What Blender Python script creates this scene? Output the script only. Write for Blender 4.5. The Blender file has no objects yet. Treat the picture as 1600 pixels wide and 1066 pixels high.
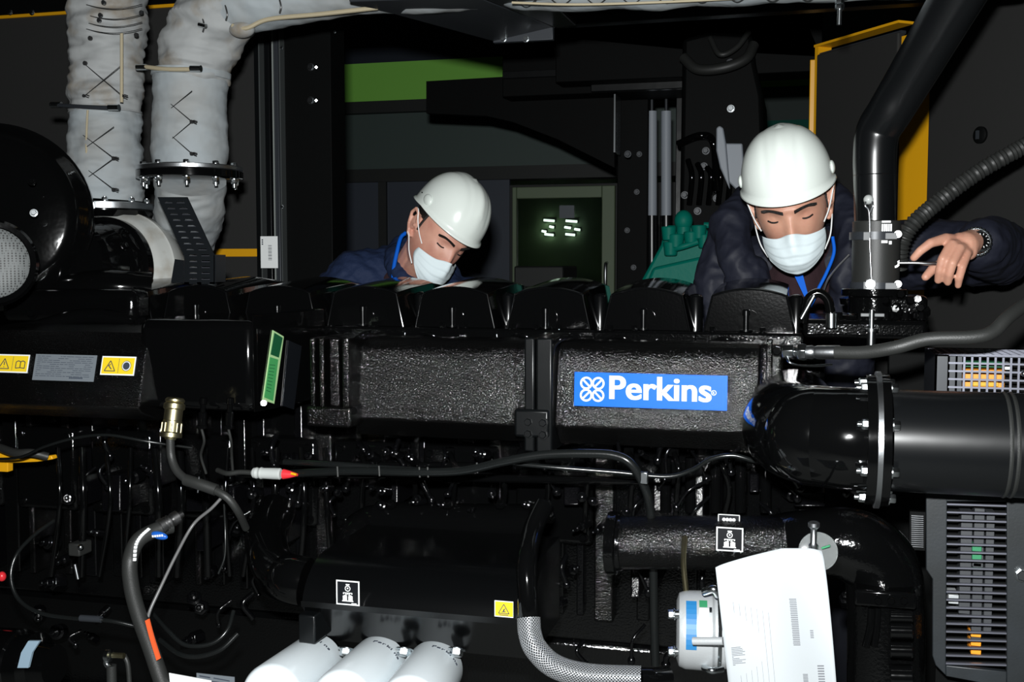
import bpy, bmesh, math, random
from math import pi, sin, cos, radians, sqrt, exp, atan2
from mathutils import Vector, Matrix, Euler, noise, Quaternion
random.seed(7)
V = Vector
SC = bpy.context.scene
COL = SC.collection

# ------------------------------------------------------------------ camera, light, exposure
F = 1715.0
YAW, TILT = radians(15), radians(4)
CAM = V((0, 0, 1.45))
R = Euler((pi/2 - TILT, 0, YAW), 'XYZ').to_matrix()
cam = bpy.data.cameras.new('camera')
cam.sensor_width = 36; cam.lens = F*36/1600
cam.clip_start = 0.05; cam.clip_end = 200
co = bpy.data.objects.new('camera', cam); COL.objects.link(co)
co.location = CAM; co.rotation_euler = (pi/2 - TILT, 0, YAW)
SC.camera = co

SC.view_settings.view_transform = 'Standard'
SC.view_settings.look = 'None'
SC.view_settings.exposure = 0.0
SC.view_settings.gamma = 1.0
SC.view_settings.use_curve_mapping = False

world = bpy.data.worlds.new('hall_air'); SC.world = world
world.use_nodes = True
bg = world.node_tree.nodes['Background']
bg.inputs[0].default_value = (0.75, 0.95, 1.0, 1); bg.inputs[1].default_value = 0.012

# the camera's own flash, mounted just above the lens
fl = bpy.data.lights.new('camera_flash', 'AREA')
fl.shape = 'RECTANGLE'; fl.size = 0.07; fl.size_y = 0.045; fl.energy = 112; fl.color = (0.98, 1.0, 1.0)
fo = bpy.data.objects.new('camera_flash', fl); COL.objects.link(fo)
fo.location = CAM + R @ V((-0.03, 0.16, 0.0)); fo.rotation_euler = (pi/2 - TILT, 0, YAW)

# ------------------------------------------------------------------ pixel -> place helpers
def ray(px, py): return R @ V(((px-800)/F, (533-py)/F, -1))
def P(px, py, D):
    r = ray(px, py); return CAM + r*(D/r.y)
def M(px, py, D): return (D/ray(px, py).y)/F          # metres per pixel there

# ------------------------------------------------------------------ materials
MATS = {}
def mat(name, col, rough=0.5, metal=0.0, bump=None, coat=0.0, var=None, spec=0.5, sheen=0, emit=None, trans=0, sss=0, bands=None):
    m = bpy.data.materials.new(name); m.use_nodes = True
    nt = m.node_tree; b = nt.nodes['Principled BSDF']
    b.inputs['Base Color'].default_value = (*col, 1)
    b.inputs['Roughness'].default_value = rough
    b.inputs['Metallic'].default_value = metal
    b.inputs['Coat Weight'].default_value = coat
    b.inputs['Coat Roughness'].default_value = 0.08
    b.inputs['Specular IOR Level'].default_value = spec
    b.inputs['Sheen Weight'].default_value = sheen
    b.inputs['Transmission Weight'].default_value = trans
    if sss:
        b.inputs['Subsurface Weight'].default_value = sss
        b.inputs['Subsurface Radius'].default_value = (0.012, 0.005, 0.003)
        b.inputs['Subsurface Scale'].default_value = 0.6
    if emit:
        b.inputs['Emission Color'].default_value = (*emit[0], 1); b.inputs['Emission Strength'].default_value = emit[1]
    tc = nt.nodes.new('ShaderNodeTexCoord')
    if var:                                       # (colour2, scale, contrast lo, hi)
        n = nt.nodes.new('ShaderNodeTexNoise'); n.inputs['Scale'].default_value = var[1]; n.inputs['Detail'].default_value = 5
        cr = nt.nodes.new('ShaderNodeValToRGB'); cr.color_ramp.elements[0].position = var[2]; cr.color_ramp.elements[1].position = var[3]
        cr.color_ramp.elements[0].color = (*col, 1); cr.color_ramp.elements[1].color = (*var[0], 1)
        nt.links.new(tc.outputs['Object'], n.inputs['Vector']); nt.links.new(n.outputs['Fac'], cr.inputs['Fac'])
        nt.links.new(cr.outputs['Color'], b.inputs['Base Color'])
    last = None
    if bump:
        for sc, st, dist in bump:
            n = nt.nodes.new('ShaderNodeTexNoise'); n.inputs['Scale'].default_value = sc; n.inputs['Detail'].default_value = 2
            bp = nt.nodes.new('ShaderNodeBump'); bp.inputs['Strength'].default_value = st; bp.inputs['Distance'].default_value = dist
            nt.links.new(tc.outputs['Object'], n.inputs['Vector']); nt.links.new(n.outputs['Fac'], bp.inputs['Height'])
            if last: nt.links.new(last.outputs['Normal'], bp.inputs['Normal'])
            last = bp
        nt.links.new(last.outputs['Normal'], b.inputs['Normal'])
    MATS[name] = m
    return m

mat('engine_black', (0.0018, 0.0019, 0.002), 0.08, bump=[(200, 0.25, 0.002)])
mat('peel_black', (0.0018, 0.0018, 0.0018), 0.09, bump=[(360, 1.0, 0.0021)])
mat('smooth_black', (0.0018, 0.0019, 0.002), 0.08, bump=[(30, 0.05, 0.01)])
mat('satin_black', (0.003, 0.0036, 0.004), 0.28, bump=[(8, 0.06, 0.02), (300, .05, .001)])
mat('matt_black', (0.0022, 0.0025, 0.0025), 0.6, spec=0.08)
mat('rubber', (0.018, 0.019, 0.018), 0.5, bump=[(500, 0.2, 0.001)])
mat('hose_black', (0.019, 0.02, 0.019), 0.5, bump=[(400, .3, .001)])
mat('dark_steel', (0.03, 0.034, 0.04), 0.4, metal=0.2)
mat('charcoal', (0.0125, 0.0125, 0.012), 0.75, bump=[(60, 0.1, 0.002)])
mat('foam_panel', (0.016, 0.016, 0.0155), 0.9, bump=[(90, 0.2, 0.002)])
mat('yellow', (0.72, 0.35, 0.006), 0.4)
mat('orange', (0.8, 0.13, 0.01), 0.5)
mat('zinc', (0.62, 0.66, 0.68), 0.22, metal=1.0)
mat('steel', (0.5, 0.52, 0.54), 0.32, metal=1.0, bump=[(120, 0.1, 0.002)])
mat('brass', (0.42, 0.38, 0.23), 0.36, metal=1.0)
mat('cast_alu', (0.42, 0.44, 0.45), 0.45, metal=0.3, bump=[(300, 0.2, 0.001)])
mat('insulation', (0.29, 0.32, 0.335), 0.72, bump=[(14, 0.35, 0.02), (500, 0.2, 0.0006)], var=((0.25, 0.25, 0.24), 6, 0.45, 0.72))
mat('insulation_stained', (0.29, 0.3, 0.30), 0.72, bump=[(14, 0.35, 0.02), (500, 0.2, 0.0006)], var=((0.19, 0.155, 0.11), 9, 0.50, 0.68))
mat('seam_tape', (0.35, 0.3, 0.2), 0.7, bump=[(300, 0.4, 0.001)])
mat('wire_dark', (0.05, 0.05, 0.05), 0.4, metal=0.6)
mat('ceramic', (0.43, 0.44, 0.42), 0.5, var=((0.3, 0.28, 0.24), 14, 0.5, 0.75))
mat('helmet_white', (0.80, 0.86, 0.81), 0.22, coat=0.3)
mat('mask_white', (0.72, 0.82, 0.85), 0.8, bump=[(900, 0.2, 0.0004)])
mat('skin', (0.58, 0.31, 0.215), 0.5, bump=[(250, 0.15, 0.0015)], var=((0.44, 0.2, 0.14), 14, 0.4, 0.75), sss=0.12)
mat('skin_fair', (0.64, 0.34, 0.25), 0.5, bump=[(250, 0.12, 0.001)], var=((0.48, 0.2, 0.15), 14, 0.4, 0.75), sss=0.12)
mat('hair', (0.008, 0.006, 0.005), 0.5, bump=[(500, 0.8, 0.003)])
mat('eye_white', (0.55, 0.52, 0.5), 0.2)
mat('iris', (0.02, 0.012, 0.008), 0.15)
mat('navy_quilt', (0.011, 0.021, 0.058), 0.75, bump=[(40, 0.5, 0.01)], spec=.25)
mat('navy_cloth', (0.0095, 0.011, 0.020), 0.62, bump=[(22, 0.4, 0.012), (700, 0.2, 0.0008)], spec=.3)
mat('maroon_knit', (0.018, 0.004, 0.007), 0.9, bump=[(300, 0.5, 0.002)])
mat('trousers', (0.01, 0.012, 0.02), 0.8)
mat('lanyard_blue', (0.0, 0.10, 0.55), 0.7, spec=.2)
mat('label_blue', (0.0, 0.12, 0.72), 0.45, spec=0.15)
mat('label_white', (0.82, 0.84, 0.84), 0.4)
mat('label_yellow', (0.82, 0.58, 0.02), 0.35)
mat('label_black', (0.006, 0.007, 0.009), 0.3)
mat('label_green', (0.06, 0.33, 0.10), 0.35)
mat('label_green_dark', (0.01, 0.09, 0.035), 0.35)
mat('label_green_light', (0.4, 0.62, 0.3), 0.35)
mat('label_grey', (0.15, 0.17, 0.19), 0.35)
mat('label_sky', (0.012, 0.14, 0.34), 0.5)
mat('label_dark_ink', (0.04, 0.05, 0.07), 0.5)
mat('label_orange', (0.75, 0.11, 0.03), 0.45)
mat('filter_white', (0.68, 0.74, 0.77), 0.25, coat=0.3)
mat('paper', (0.36, 0.385, 0.40), 0.6, bump=[(10, 0.08, 0.01)])
mat('ink_grey', (0.13, 0.135, 0.15), 0.7)
mat('teal_paint', (0.0, 0.145, 0.105), 0.5, bump=[(40, 0.2, 0.004)], spec=.15)
mat('tag_blue', (0.01, 0.1, 0.45), 0.35)
mat('red_plastic', (0.75, 0.03, 0.04), 0.3)
mat('white_plastic', (0.42, 0.44, 0.43), 0.4)
mat('box_grey', (0.013, 0.0155, 0.017), 0.4, var=((0.018, 0.022, 0.026), 9, 0.4, 0.7), bump=[(200, .1, .001)])
mat('concrete', (0.11, 0.115, 0.11), 0.8, bump=[(20, .2, .01)])
mat('wall_navy', (0.006, 0.012, 0.022), 0.6)
mat('wall_green', (0.24, 0.62, 0.085), 0.7)
mat('wall_dark', (0.05, 0.075, 0.068), 0.6)
mat('wall_black', (0.012, 0.014, 0.013), 0.6)
mat('wall_slate', (0.045, 0.055, 0.075), 0.5)
mat('frame_olive', (0.16, 0.21, 0.13), 0.5)
mat('clear_plastic', (0.9, 0.95, 0.95), 0.08, trans=0.9)
mat('grey_scoop', (0.30, 0.33, 0.37), 0.5)
mat('lamp_glow', (1, 1, 1), 0.5, emit=((0.85, 1.0, 0.9), 1.6))
mat('wall_inner', (0.5, 0.7, 0.4), 0.7, var=((0.3, 0.4, 0.3), 0.8, .4, .6))
mat('component_orange', (0.85, 0.3, 0.02), 0.4)
mat('component_green', (0.03, 0.2, 0.09), 0.4)
mat('component_grey', (0.035, 0.038, 0.042), 0.5)
mat('plate_black', (0.006, 0.0075, 0.009), 0.35)
mat('cover_black', (0.0018, 0.0019, 0.002), 0.08, bump=[(160, .06, .002)])
mat('satin_smooth', (0.0018, 0.002, 0.0022), 0.2)
mat('pipe_satin', (0.004, 0.0045, 0.005), 0.25, bump=[(10, .05, .01)])
mat('slat_steel', (0.16, 0.165, 0.2), 0.4, metal=.6)
mat('conduit_black', (0.006, 0.007, 0.007), 0.25, bump=[(300, .1, .001)])
mat('zinc_dull', (0.3, 0.3, 0.3), 0.35, metal=1.0)
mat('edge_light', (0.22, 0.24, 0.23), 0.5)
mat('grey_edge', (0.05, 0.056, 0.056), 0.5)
mat('sparkle_black', (0.002, 0.002, 0.0025), 0.2, bump=[(330, 0.55, 0.0016)])
mat('glint_black', (0.0018, 0.0019, 0.0022), 0.17, bump=[(200, 0.3, 0.002)])
mat('clamp_grey', (0.16, 0.165, 0.17), 0.5, spec=.3)
mat('hose_grey', (0.11, 0.11, 0.11), 0.35)
mat('label_sticker', (0.3, 0.42, 0.52), 0.4)
def glass_mat():
    m = bpy.data.materials.new('door_glass'); m.use_nodes = True
    b = m.node_tree.nodes['Principled BSDF']
    b.inputs['Base Color'].default_value = (0.75, 0.85, 0.75, 1); b.inputs['Roughness'].default_value = 0.0
    b.inputs['IOR'].default_value = 1.45; b.inputs['Transmission Weight'].default_value = 1
    MATS['door_glass'] = m
glass_mat()
def braid_mat():
    m = bpy.data.materials.new('steel_braid'); m.use_nodes = True
    nt = m.node_tree; b = nt.nodes['Principled BSDF']
    b.inputs['Base Color'].default_value = (0.6, 0.62, 0.64, 1); b.inputs['Metallic'].default_value = 0.7; b.inputs['Roughness'].default_value = 0.3
    uv = nt.nodes.new('ShaderNodeUVMap')
    hs = []
    for rot in (0.78, -0.78):
        mp = nt.nodes.new('ShaderNodeMapping'); mp.inputs['Rotation'].default_value = (0, 0, rot)
        w = nt.nodes.new('ShaderNodeTexWave'); w.inputs['Scale'].default_value = 1.5; w.inputs['Distortion'].default_value = 0
        nt.links.new(uv.outputs[0], mp.inputs[0]); nt.links.new(mp.outputs[0], w.inputs[0]); hs.append(w)
    mx = nt.nodes.new('ShaderNodeMath'); mx.operation = 'MAXIMUM'
    nt.links.new(hs[0].outputs['Fac'], mx.inputs[0]); nt.links.new(hs[1].outputs['Fac'], mx.inputs[1])
    bp = nt.nodes.new('ShaderNodeBump'); bp.inputs['Strength'].default_value = 1.0; bp.inputs['Distance'].default_value = 0.003
    cr = nt.nodes.new('ShaderNodeValToRGB'); cr.color_ramp.elements[0].color = (0.05, 0.055, 0.06, 1); cr.color_ramp.elements[1].color = (0.75, 0.77, 0.8, 1)
    cr.color_ramp.elements[0].position = 0.35; cr.color_ramp.elements[1].position = 0.75
    nt.links.new(mx.outputs[0], bp.inputs['Height']); nt.links.new(bp.outputs[0], b.inputs['Normal'])
    nt.links.new(mx.outputs[0], cr.inputs[0]); nt.links.new(cr.outputs[0], b.inputs['Base Color'])
    MATS['steel_braid'] = m
braid_mat()
def weave_mat():
    m = bpy.data.materials.new('steel_gauze'); m.use_nodes = True
    nt = m.node_tree; b = nt.nodes['Principled BSDF']
    b.inputs['Metallic'].default_value = 0.0; b.inputs['Roughness'].default_value = 0.6
    tc = nt.nodes.new('ShaderNodeTexCoord'); v = nt.nodes.new('ShaderNodeTexVoronoi'); v.inputs['Scale'].default_value = 170; v.inputs['Randomness'].default_value = 0.1
    cr = nt.nodes.new('ShaderNodeValToRGB'); cr.color_ramp.elements[0].color = (0.02, 0.02, 0.02, 1); cr.color_ramp.elements[1].color = (0.14, 0.15, 0.15, 1)
    cr.color_ramp.elements[0].position = 0.25; cr.color_ramp.elements[1].position = 0.45
    nt.links.new(tc.outputs['Object'], v.inputs['Vector']); nt.links.new(v.outputs['Distance'], cr.inputs[0]); nt.links.new(cr.outputs[0], b.inputs['Base Color'])
    MATS['steel_gauze'] = m
weave_mat()

# ------------------------------------------------------------------ object helpers
WL = {}                                            # world location of every empty / part
def tag(o, label=None, cat=None, group=None, kind=None):
    if label: o['label'] = label
    if cat: o['category'] = cat
    if group: o['group'] = group
    if kind: o['kind'] = kind
    return o
def thing(name, label, cat, loc, group=None):
    o = bpy.data.objects.new(name, None); COL.objects.link(o); o.location = loc; o.empty_display_size = 0.05
    WL[o] = V(loc); return tag(o, label, cat, group)

def catmull(pts, n=8):
    pts = [V(p) for p in pts]
    if len(pts) < 3: return pts
    out = []
    Q = [pts[0]*2 - pts[1]] + pts + [pts[-1]*2 - pts[-2]]
    for i in range(1, len(Q)-2):
        a, b, c, d = Q[i-1], Q[i], Q[i+1], Q[i+2]
        for k in range(n):
            t = k/n
            out.append(0.5*((2*b) + (c-a)*t + (2*a-5*b+4*c-d)*t*t + (3*b-a-3*c+d)*t*t*t))
    out.append(pts[-1]); return out
def frames(path):
    T = []
    for i in range(len(path)):
        a = path[max(0, i-1)]; b = path[min(len(path)-1, i+1)]; T.append((b-a).normalized())
    n = T[0].orthogonal().normalized()
    up = V((0, 0, 1))
    if abs(T[0].dot(up)) < 0.95: n = (up - T[0]*up.dot(T[0])).normalized()
    else:
        up = V((0, -1, 0)); n = (up - T[0]*up.dot(T[0])).normalized()
    N = [n]
    for i in range(1, len(path)):
        q = T[i-1].rotation_difference(T[i]); n = q @ N[-1]; n = (n - T[i]*n.dot(T[i])).normalized(); N.append(n)
    return T, N

class Fr:                                          # a flat working frame: origin, right, up, out
    def __init__(s, o, u=V((1,0,0)), v=V((0,0,1))):
        s.o = V(o); s.u = V(u).normalized(); s.v = V(v).normalized(); s.n = s.u.cross(s.v).normalized()
    def pt(s, a, b, c=0): return s.o + s.u*a + s.v*b + s.n*c
    def mtx(s):
        m = Matrix((s.u, s.v, s.n)).transposed().to_4x4(); m.translation = s.o; return m

class MB:
    def __init__(s): s.bm = bmesh.new()
    def face(s, vs):
        try: return s.bm.faces.new(vs)
        except ValueError: return None
    def poly(s, pts, ext):                         # prism: polygon swept along ext
        a = [s.bm.verts.new(p) for p in pts]; b = [s.bm.verts.new(V(p)+V(ext)) for p in pts]
        s.face(a); s.face(b[::-1]); n = len(a)
        for i in range(n): s.face([a[i], b[i], b[(i+1) % n], a[(i+1) % n]])
        return s
    def box(s, x0, y0, z0, x1, y1, z1):
        return s.poly([(x0,y0,z0),(x1,y0,z0),(x1,y1,z0),(x0,y1,z0)], (0,0,z1-z0))
    def pbox(s, px0, py0, px1, py1, D0, D1):       # box whose near face fills that part of the view at depth D0
        c = P((px0+px1)/2, (py0+py1)/2, D0)
        x0 = P(px0, (py0+py1)/2, D0).x; x1 = P(px1, (py0+py1)/2, D0).x
        z1 = P((px0+px1)/2, py0, D0).z; z0 = P((px0+px1)/2, py1, D0).z
        return s.box(x0, D0, z0, x1, D1, z1)
    def fbox(s, fr, a0, b0, a1, b1, c0, c1):
        return s.poly([fr.pt(a0,b0,c0), fr.pt(a1,b0,c0), fr.pt(a1,b1,c0), fr.pt(a0,b1,c0)], fr.n*(c1-c0))
    def bar(s, fr, a0, b0, a1, b1, w, c0, c1):     # flat bar between two points of a frame
        d = V((a1-a0, b1-b0)); 
        if d.length < 1e-9: return s
        d.normalize(); e = V((-d.y, d.x))*w/2
        return s.poly([fr.pt(a0+e.x,b0+e.y,c0), fr.pt(a0-e.x,b0-e.y,c0), fr.pt(a1-e.x,b1-e.y,c0), fr.pt(a1+e.x,b1+e.y,c0)], fr.n*(c1-c0))
    def ring2(s, fr, ca, cb, r, w, c0, c1, seg=28, a_0=0, a_1=2*pi):
        for i in range(seg):
            t0 = a_0+(a_1-a_0)*i/seg; t1 = a_0+(a_1-a_0)*(i+1)/seg
            s.poly([fr.pt(ca+cos(t)*q, cb+sin(t)*q, c0) for t, q in ((t0,r-w/2),(t1,r-w/2),(t1,r+w/2),(t0,r+w/2))], fr.n*(c1-c0))
        return s
    def disc2(s, fr, ca, cb, r, c0, c1, seg=24):
        return s.poly([fr.pt(ca+cos(t*2*pi/seg)*r, cb+sin(t*2*pi/seg)*r, c0) for t in range(seg)], fr.n*(c1-c0))
    def lathe(s, o, axis, prof, seg=32, cap=True, arc=None):
        o = V(o); ax = V(axis).normalized(); n = ax.orthogonal().normalized(); m = ax.cross(n); rings = []
        for h, r in prof:
            rings.append([s.bm.verts.new(o + ax*h + (n*cos(2*pi*k/seg)+m*sin(2*pi*k/seg))*max(r, 1e-5)) for k in range(seg)])
        for i in range(len(rings)-1):
            for k in range(seg):
                s.face([rings[i][k], rings[i][(k+1) % seg], rings[i+1][(k+1) % seg], rings[i+1][k]])
        if cap: s.face(rings[0][::-1]); s.face(rings[-1])
        return s
    def cyl(s, a, b, r, seg=24, r2=None):
        a = V(a); b = V(b); return s.lathe(a, b-a, [(0, r), ((b-a).length, r if r2 is None else r2)], seg)
    def tube(s, pts, r, seg=12, smooth=8, fn=None, uv=False):
        path = catmull(pts, smooth) if smooth else [V(p) for p in pts]
        T, N = frames(path); rings = []; L = 0; n = len(path)
        lens = [0]
        for i in range(1, n): lens.append(lens[-1] + (path[i]-path[i-1]).length)
        for i, p in enumerate(path):
            B = T[i].cross(N[i]); t = lens[i]/max(lens[-1], 1e-9); row = []
            for k in range(seg):
                a = 2*pi*k/seg
                rr = (r(t) if callable(r) else r)
                d = N[i]*cos(a)+B*sin(a)
                if fn: rr += fn(t, a, p+d*rr, lens[i])
                row.append(s.bm.verts.new(p+d*rr))
            rings.append(row)
        uvl = s.bm.loops.layers.uv.verify() if uv else None
        for i in range(n-1):
            for k in range(seg):
                f = s.face([rings[i][k], rings[i+1][k], rings[i+1][(k+1) % seg], rings[i][(k+1) % seg]])
                if uvl and f:
                    rr = (r(0) if callable(r) else r); per = 2*pi*rr
                    cs = [(lens[i], k/seg), (lens[i+1], k/seg), (lens[i+1], (k+1)/seg), (lens[i], (k+1)/seg)]
                    for lp, (q, w) in zip(f.loops, cs): lp[uvl].uv = (q/0.02, round(per/0.02)*w)
        s.face(rings[0]); s.face(rings[-1][::-1])
        return s
    def sph(s, c, r, sc=(1,1,1), rot=None, u=20, v=12):
        m = Matrix.Translation(V(c)) @ ((rot.to_4x4()) if rot is not None else Matrix.Identity(4)) @ Matrix.Diagonal((r*sc[0], r*sc[1], r*sc[2], 1))
        bmesh.ops.create_uvsphere(s.bm, u_segments=u, v_segments=v, radius=1, matrix=m); return s
    def cap(s, a, b, ra, rb, seg=16):              # tapered capsule
        a = V(a); b = V(b); s.sph(a, ra, u=seg, v=seg*2//3); s.sph(b, rb, u=seg, v=seg*2//3)
        if (b-a).length > 1e-5: s.lathe(a, b-a, [(0, ra), ((b-a).length, rb)], seg)
        return s
    def chain(s, pts, rs, seg=16):
        for i in range(len(pts)-1): s.cap(pts[i], pts[i+1], rs[i], rs[i+1], seg)
        return s
    def hexb(s, p, ax, r, h):
        p = V(p); s.lathe(p, ax, [(0, r), (h*0.85, r), (h, r*0.86)], 6); return s
    def text(s, fr, string, size, c=0.0005, bold=0.0, align='LEFT', sx=1.0):
        cu = bpy.data.curves.new('t', 'FONT'); cu.body = string; cu.size = size; cu.extrude = 0.0002; cu.offset = bold; cu.align_x = align
        ob = bpy.data.objects.new('t', cu); COL.objects.link(ob)
        bpy.context.view_layer.update()
        me = bpy.data.meshes.new_from_object(ob.evaluated_get(bpy.context.evaluated_depsgraph_get()))
        bpy.data.objects.remove(ob); bpy.data.curves.remove(cu)
        me.transform(fr.mtx() @ Matrix.Translation((0, 0, c)) @ Matrix.Diagonal((sx, 1, 1, 1)))
        s.bm.from_mesh(me); bpy.data.meshes.remove(me); return s
    def build(s, name, m, parent=None, bevel=0, smooth=True, ang=38, normals=True, label=None, subsurf=0):
        bm = s.bm
        if normals: bmesh.ops.recalc_face_normals(bm, faces=bm.faces)
        me = bpy.data.meshes.new(name)
        cs = [v.co for v in bm.verts]
        lo = V([min(c[i] for c in cs) for i in range(3)]); hi = V([max(c[i] for c in cs) for i in range(3)])
        c = (lo+hi)/2
        bmesh.ops.translate(bm, verts=bm.verts, vec=-c)
        bm.to_mesh(me); bm.free()
        me.materials.append(MATS[m])
        if smooth:
            me.polygons.foreach_set('use_smooth', [True]*len(me.polygons)); me.set_sharp_from_angle(angle=radians(ang))
        o = bpy.data.objects.new(name, me); COL.objects.link(o)
        WL[o] = c.copy()
        if parent: o.parent = parent; o.location = c - WL[parent]
        else: o.location = c
        if bevel:
            b = o.modifiers.new('bevel', 'BEVEL'); b.width = bevel; b.segments = 2; b.limit_method = 'ANGLE'; b.angle_limit = radians(40)
        if subsurf:
            b = o.modifiers.new('sub', 'SUBSURF'); b.levels = subsurf; b.render_levels = subsurf
        if label: o['label'] = label
        return o

BOLTS = {}
def bolt(parent, p, ax, r=0.009, h=0.008, m='zinc', name='bolt', washer=True, stud=0):
    key = (round(r,4), round(h,4), m, washer, stud)
    if key not in BOLTS:
        b = MB(); z = V((0,0,1))
        if washer: b.lathe((0,0,0), z, [(0, r*1.35), (h*0.2, r*1.35)], 20)
        b.lathe((0,0,h*0.2 if washer else 0), z, [(0, r), (h*0.8, r), (h, r*0.85)], 6)
        if stud: b.lathe((0,0,h), z, [(0, r*0.55), (stud, r*0.55), (stud+r*.1, r*.45)], 14)
        else: b.lathe((0,0,h), z, [(0, r*0.6), (h*0.15, r*0.5)], 14)
        o = b.build(name, m, None); BOLTS[key] = o
        me = o.data; me.transform(Matrix.Translation(WL[o])); bpy.data.objects.remove(o); BOLTS[key] = me
    o = bpy.data.objects.new(name, BOLTS[key]); COL.objects.link(o)
    o.rotation_mode = 'QUATERNION'; o.rotation_quaternion = V(ax).to_track_quat('Z', 'Y')
    WL[o] = V(p)
    if parent: o.parent = parent; o.location = V(p) - WL[parent]
    else: o.location = p
    return o
FRONT = V((0, -1, 0)); UP = V((0, 0, 1)); RIGHT = V((1, 0, 0))
def single(mb, name, m, label, cat, group=None, kind=None, **k):
    return tag(mb.build(name, m, None, **k), label, cat, group, kind)
def struct(mb, name, m, parent=None, **k):
    o = mb.build(name, m, parent, **k)
    if not parent: o['kind'] = 'structure'
    return o

# ================================================================== the hall around the engine
DW = 7.5
def zz(py, D, px=800): return P(px, py, D).z
def xx(px, D, py=400): return P(px, py, D).x
struct(MB().box(-8, -9, -0.1, 8, 13, 0), 'floor', 'concrete')
struct(MB().box(-8, -9, 6.0, 8, 13, 6.1), 'ceiling', 'wall_black')
struct(MB().box(-8.1, -9, 0, -8, 13, 6), 'wall_left', 'wall_black')
struct(MB().box(8, -9, 0, 8.1, 13, 6), 'wall_right', 'wall_black')
struct(MB().box(-8, -9.1, 0, 8, -9, 6), 'wall_front', 'wall_black')
xd0, xd1 = xx(803, DW), xx(962, DW)
zt = zz(292, DW, 880)
struct(MB().box(-8, DW, 0, xd0, DW+0.12, zz(285, DW)-0.02).box(xd1, DW, 0, xx(1075, DW), DW+0.12, zz(285, DW)-0.02).box(xd0, DW, zt, xd1, DW+.12, zz(285, DW)-.02), 'wall_back', 'wall_black', smooth=False)
struct(MB().box(-8, DW, zz(98, DW, 600), xx(1075, DW), DW+0.12, 6), 'trim_1', 'wall_navy', smooth=False)
struct(MB().box(-8, DW-0.01, zz(160, DW, 600), xx(1075, DW), DW+0.12, zz(98, DW, 600)), 'trim_2', 'wall_green', smooth=False)
struct(MB().box(-8, DW-0.08, zz(178, DW, 600), xx(1075, DW), DW+0.12, zz(160, DW, 600)), 'trim_3', 'wall_black', smooth=False)
w1 = struct(MB().box(-8, DW, zz(265, DW, 600), xx(1075, DW), DW+0.05, zz(178, DW, 600)), 'window_1', 'wall_dark', smooth=False)
struct(MB().box(-8, DW-0.06, zz(285, DW, 600), xx(1075, DW), DW+0.12, zz(265, DW, 600)), 'trim_4', 'wall_black', smooth=False)
w2 = struct(MB().box(-8, DW-0.01, 1.0, xd0-0.03, DW+0.02, zz(285, DW, 600)), 'window_2', 'wall_slate', smooth=False)
MB().box(-3.0, DW-0.04, 1.0, -2.94, DW, zz(285, DW, 600)).build('mullion', 'wall_black', w2)
# door with a glass pane that shows the lamps in the room behind it
dr = MB().box(xd0, DW-0.05, 0.1, xd0+0.03, DW+0.02, zt).box(xd1-0.09, DW-0.05, 0.1, xd1, DW+0.02, zt).box(xd0+.031, DW-0.05, zt-0.08, xd1-.091, DW+0.02, zt)
door = struct(dr, 'door_1', 'frame_olive', bevel=0.006)
MB().box(xd0+0.03, DW-0.03, 0.1, xd1-0.09, DW-0.015, zt-0.07).build('glass', 'door_glass', door, smooth=False)
MB().tube([(xd1-0.05, DW-0.05, 1.28), (xd1-0.05, DW-0.11, 1.3), (xd1-0.05, DW-0.11, 1.44), (xd1-0.05, DW-0.05, 1.46)], 0.012).build('door_handle', 'steel', door)
MB().pbox(874, 321, 897, 341, DW-0.04, DW-0.031).build('notice', 'label_grey', door, smooth=False)
# the far wall seen on the right through the open bay
struct(MB().box(xx(1075, DW), 11, 0, 8, 11.1, 6), 'wall_far', 'wall_dark', smooth=False)
struct(MB().box(xx(1075, DW), 10.96, zz(136, 11, 1220), 8, 11, zz(108, 11, 1220)), 'trim_5', 'wall_green', smooth=False)
struct(MB().box(xx(1075, DW), DW, 0, xx(1075, DW)+0.1, 11, 6), 'wall_partition', 'wall_black', smooth=False)
struct(MB().box(xx(1075, DW)+.1, 10.9, zz(300, 11, 1220), 8, 11, zz(190, 11, 1220)), 'trim_6', 'teal_paint', smooth=False)

# the room behind the glazed door, with its wall lamps
DR = 11.0
struct(MB().box(-8, DR, 0, xx(1075, DW)-.05, DR+.1, 6), 'wall_inner', 'wall_inner', smooth=False)
lampl = ['long wall lamp on the left behind the door glass', 'long wall lamp on the right behind the door glass', 'short wall lamp just under the left long one',
  'smallest wall lamp, far left behind the door glass', 'small wall lamp under the right long one', 'wall lamp furthest right behind the door glass', 'lowest wall lamp on the left behind the door glass', 'lowest wall lamp on the right behind the door glass']
for (px, py, w), lb in zip(((858, 344, 17), (893, 345, 18), (862, 354, 7), (850, 361, 7), (887, 355, 10), (902, 358, 9), (858, 366, 14), (891, 366, 15)), lampl):
    q = M(px, py, DR); c = P(px, py, DR-.03)
    t = thing('wall_lamp', lb, 'lamp', c, 'lamps behind the door glass')
    MB().cyl((c.x-w*q/2, c.y, c.z), (c.x+w*q/2, c.y, c.z-.01), .013, 12).build('tube', 'lamp_glow', t)
    MB().box(c.x-w*q/2-.01, c.y+0.015, c.z-0.02, c.x+w*q/2+.01, DR-.002, c.z+0.02).build('housing', 'wall_black', t)

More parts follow.
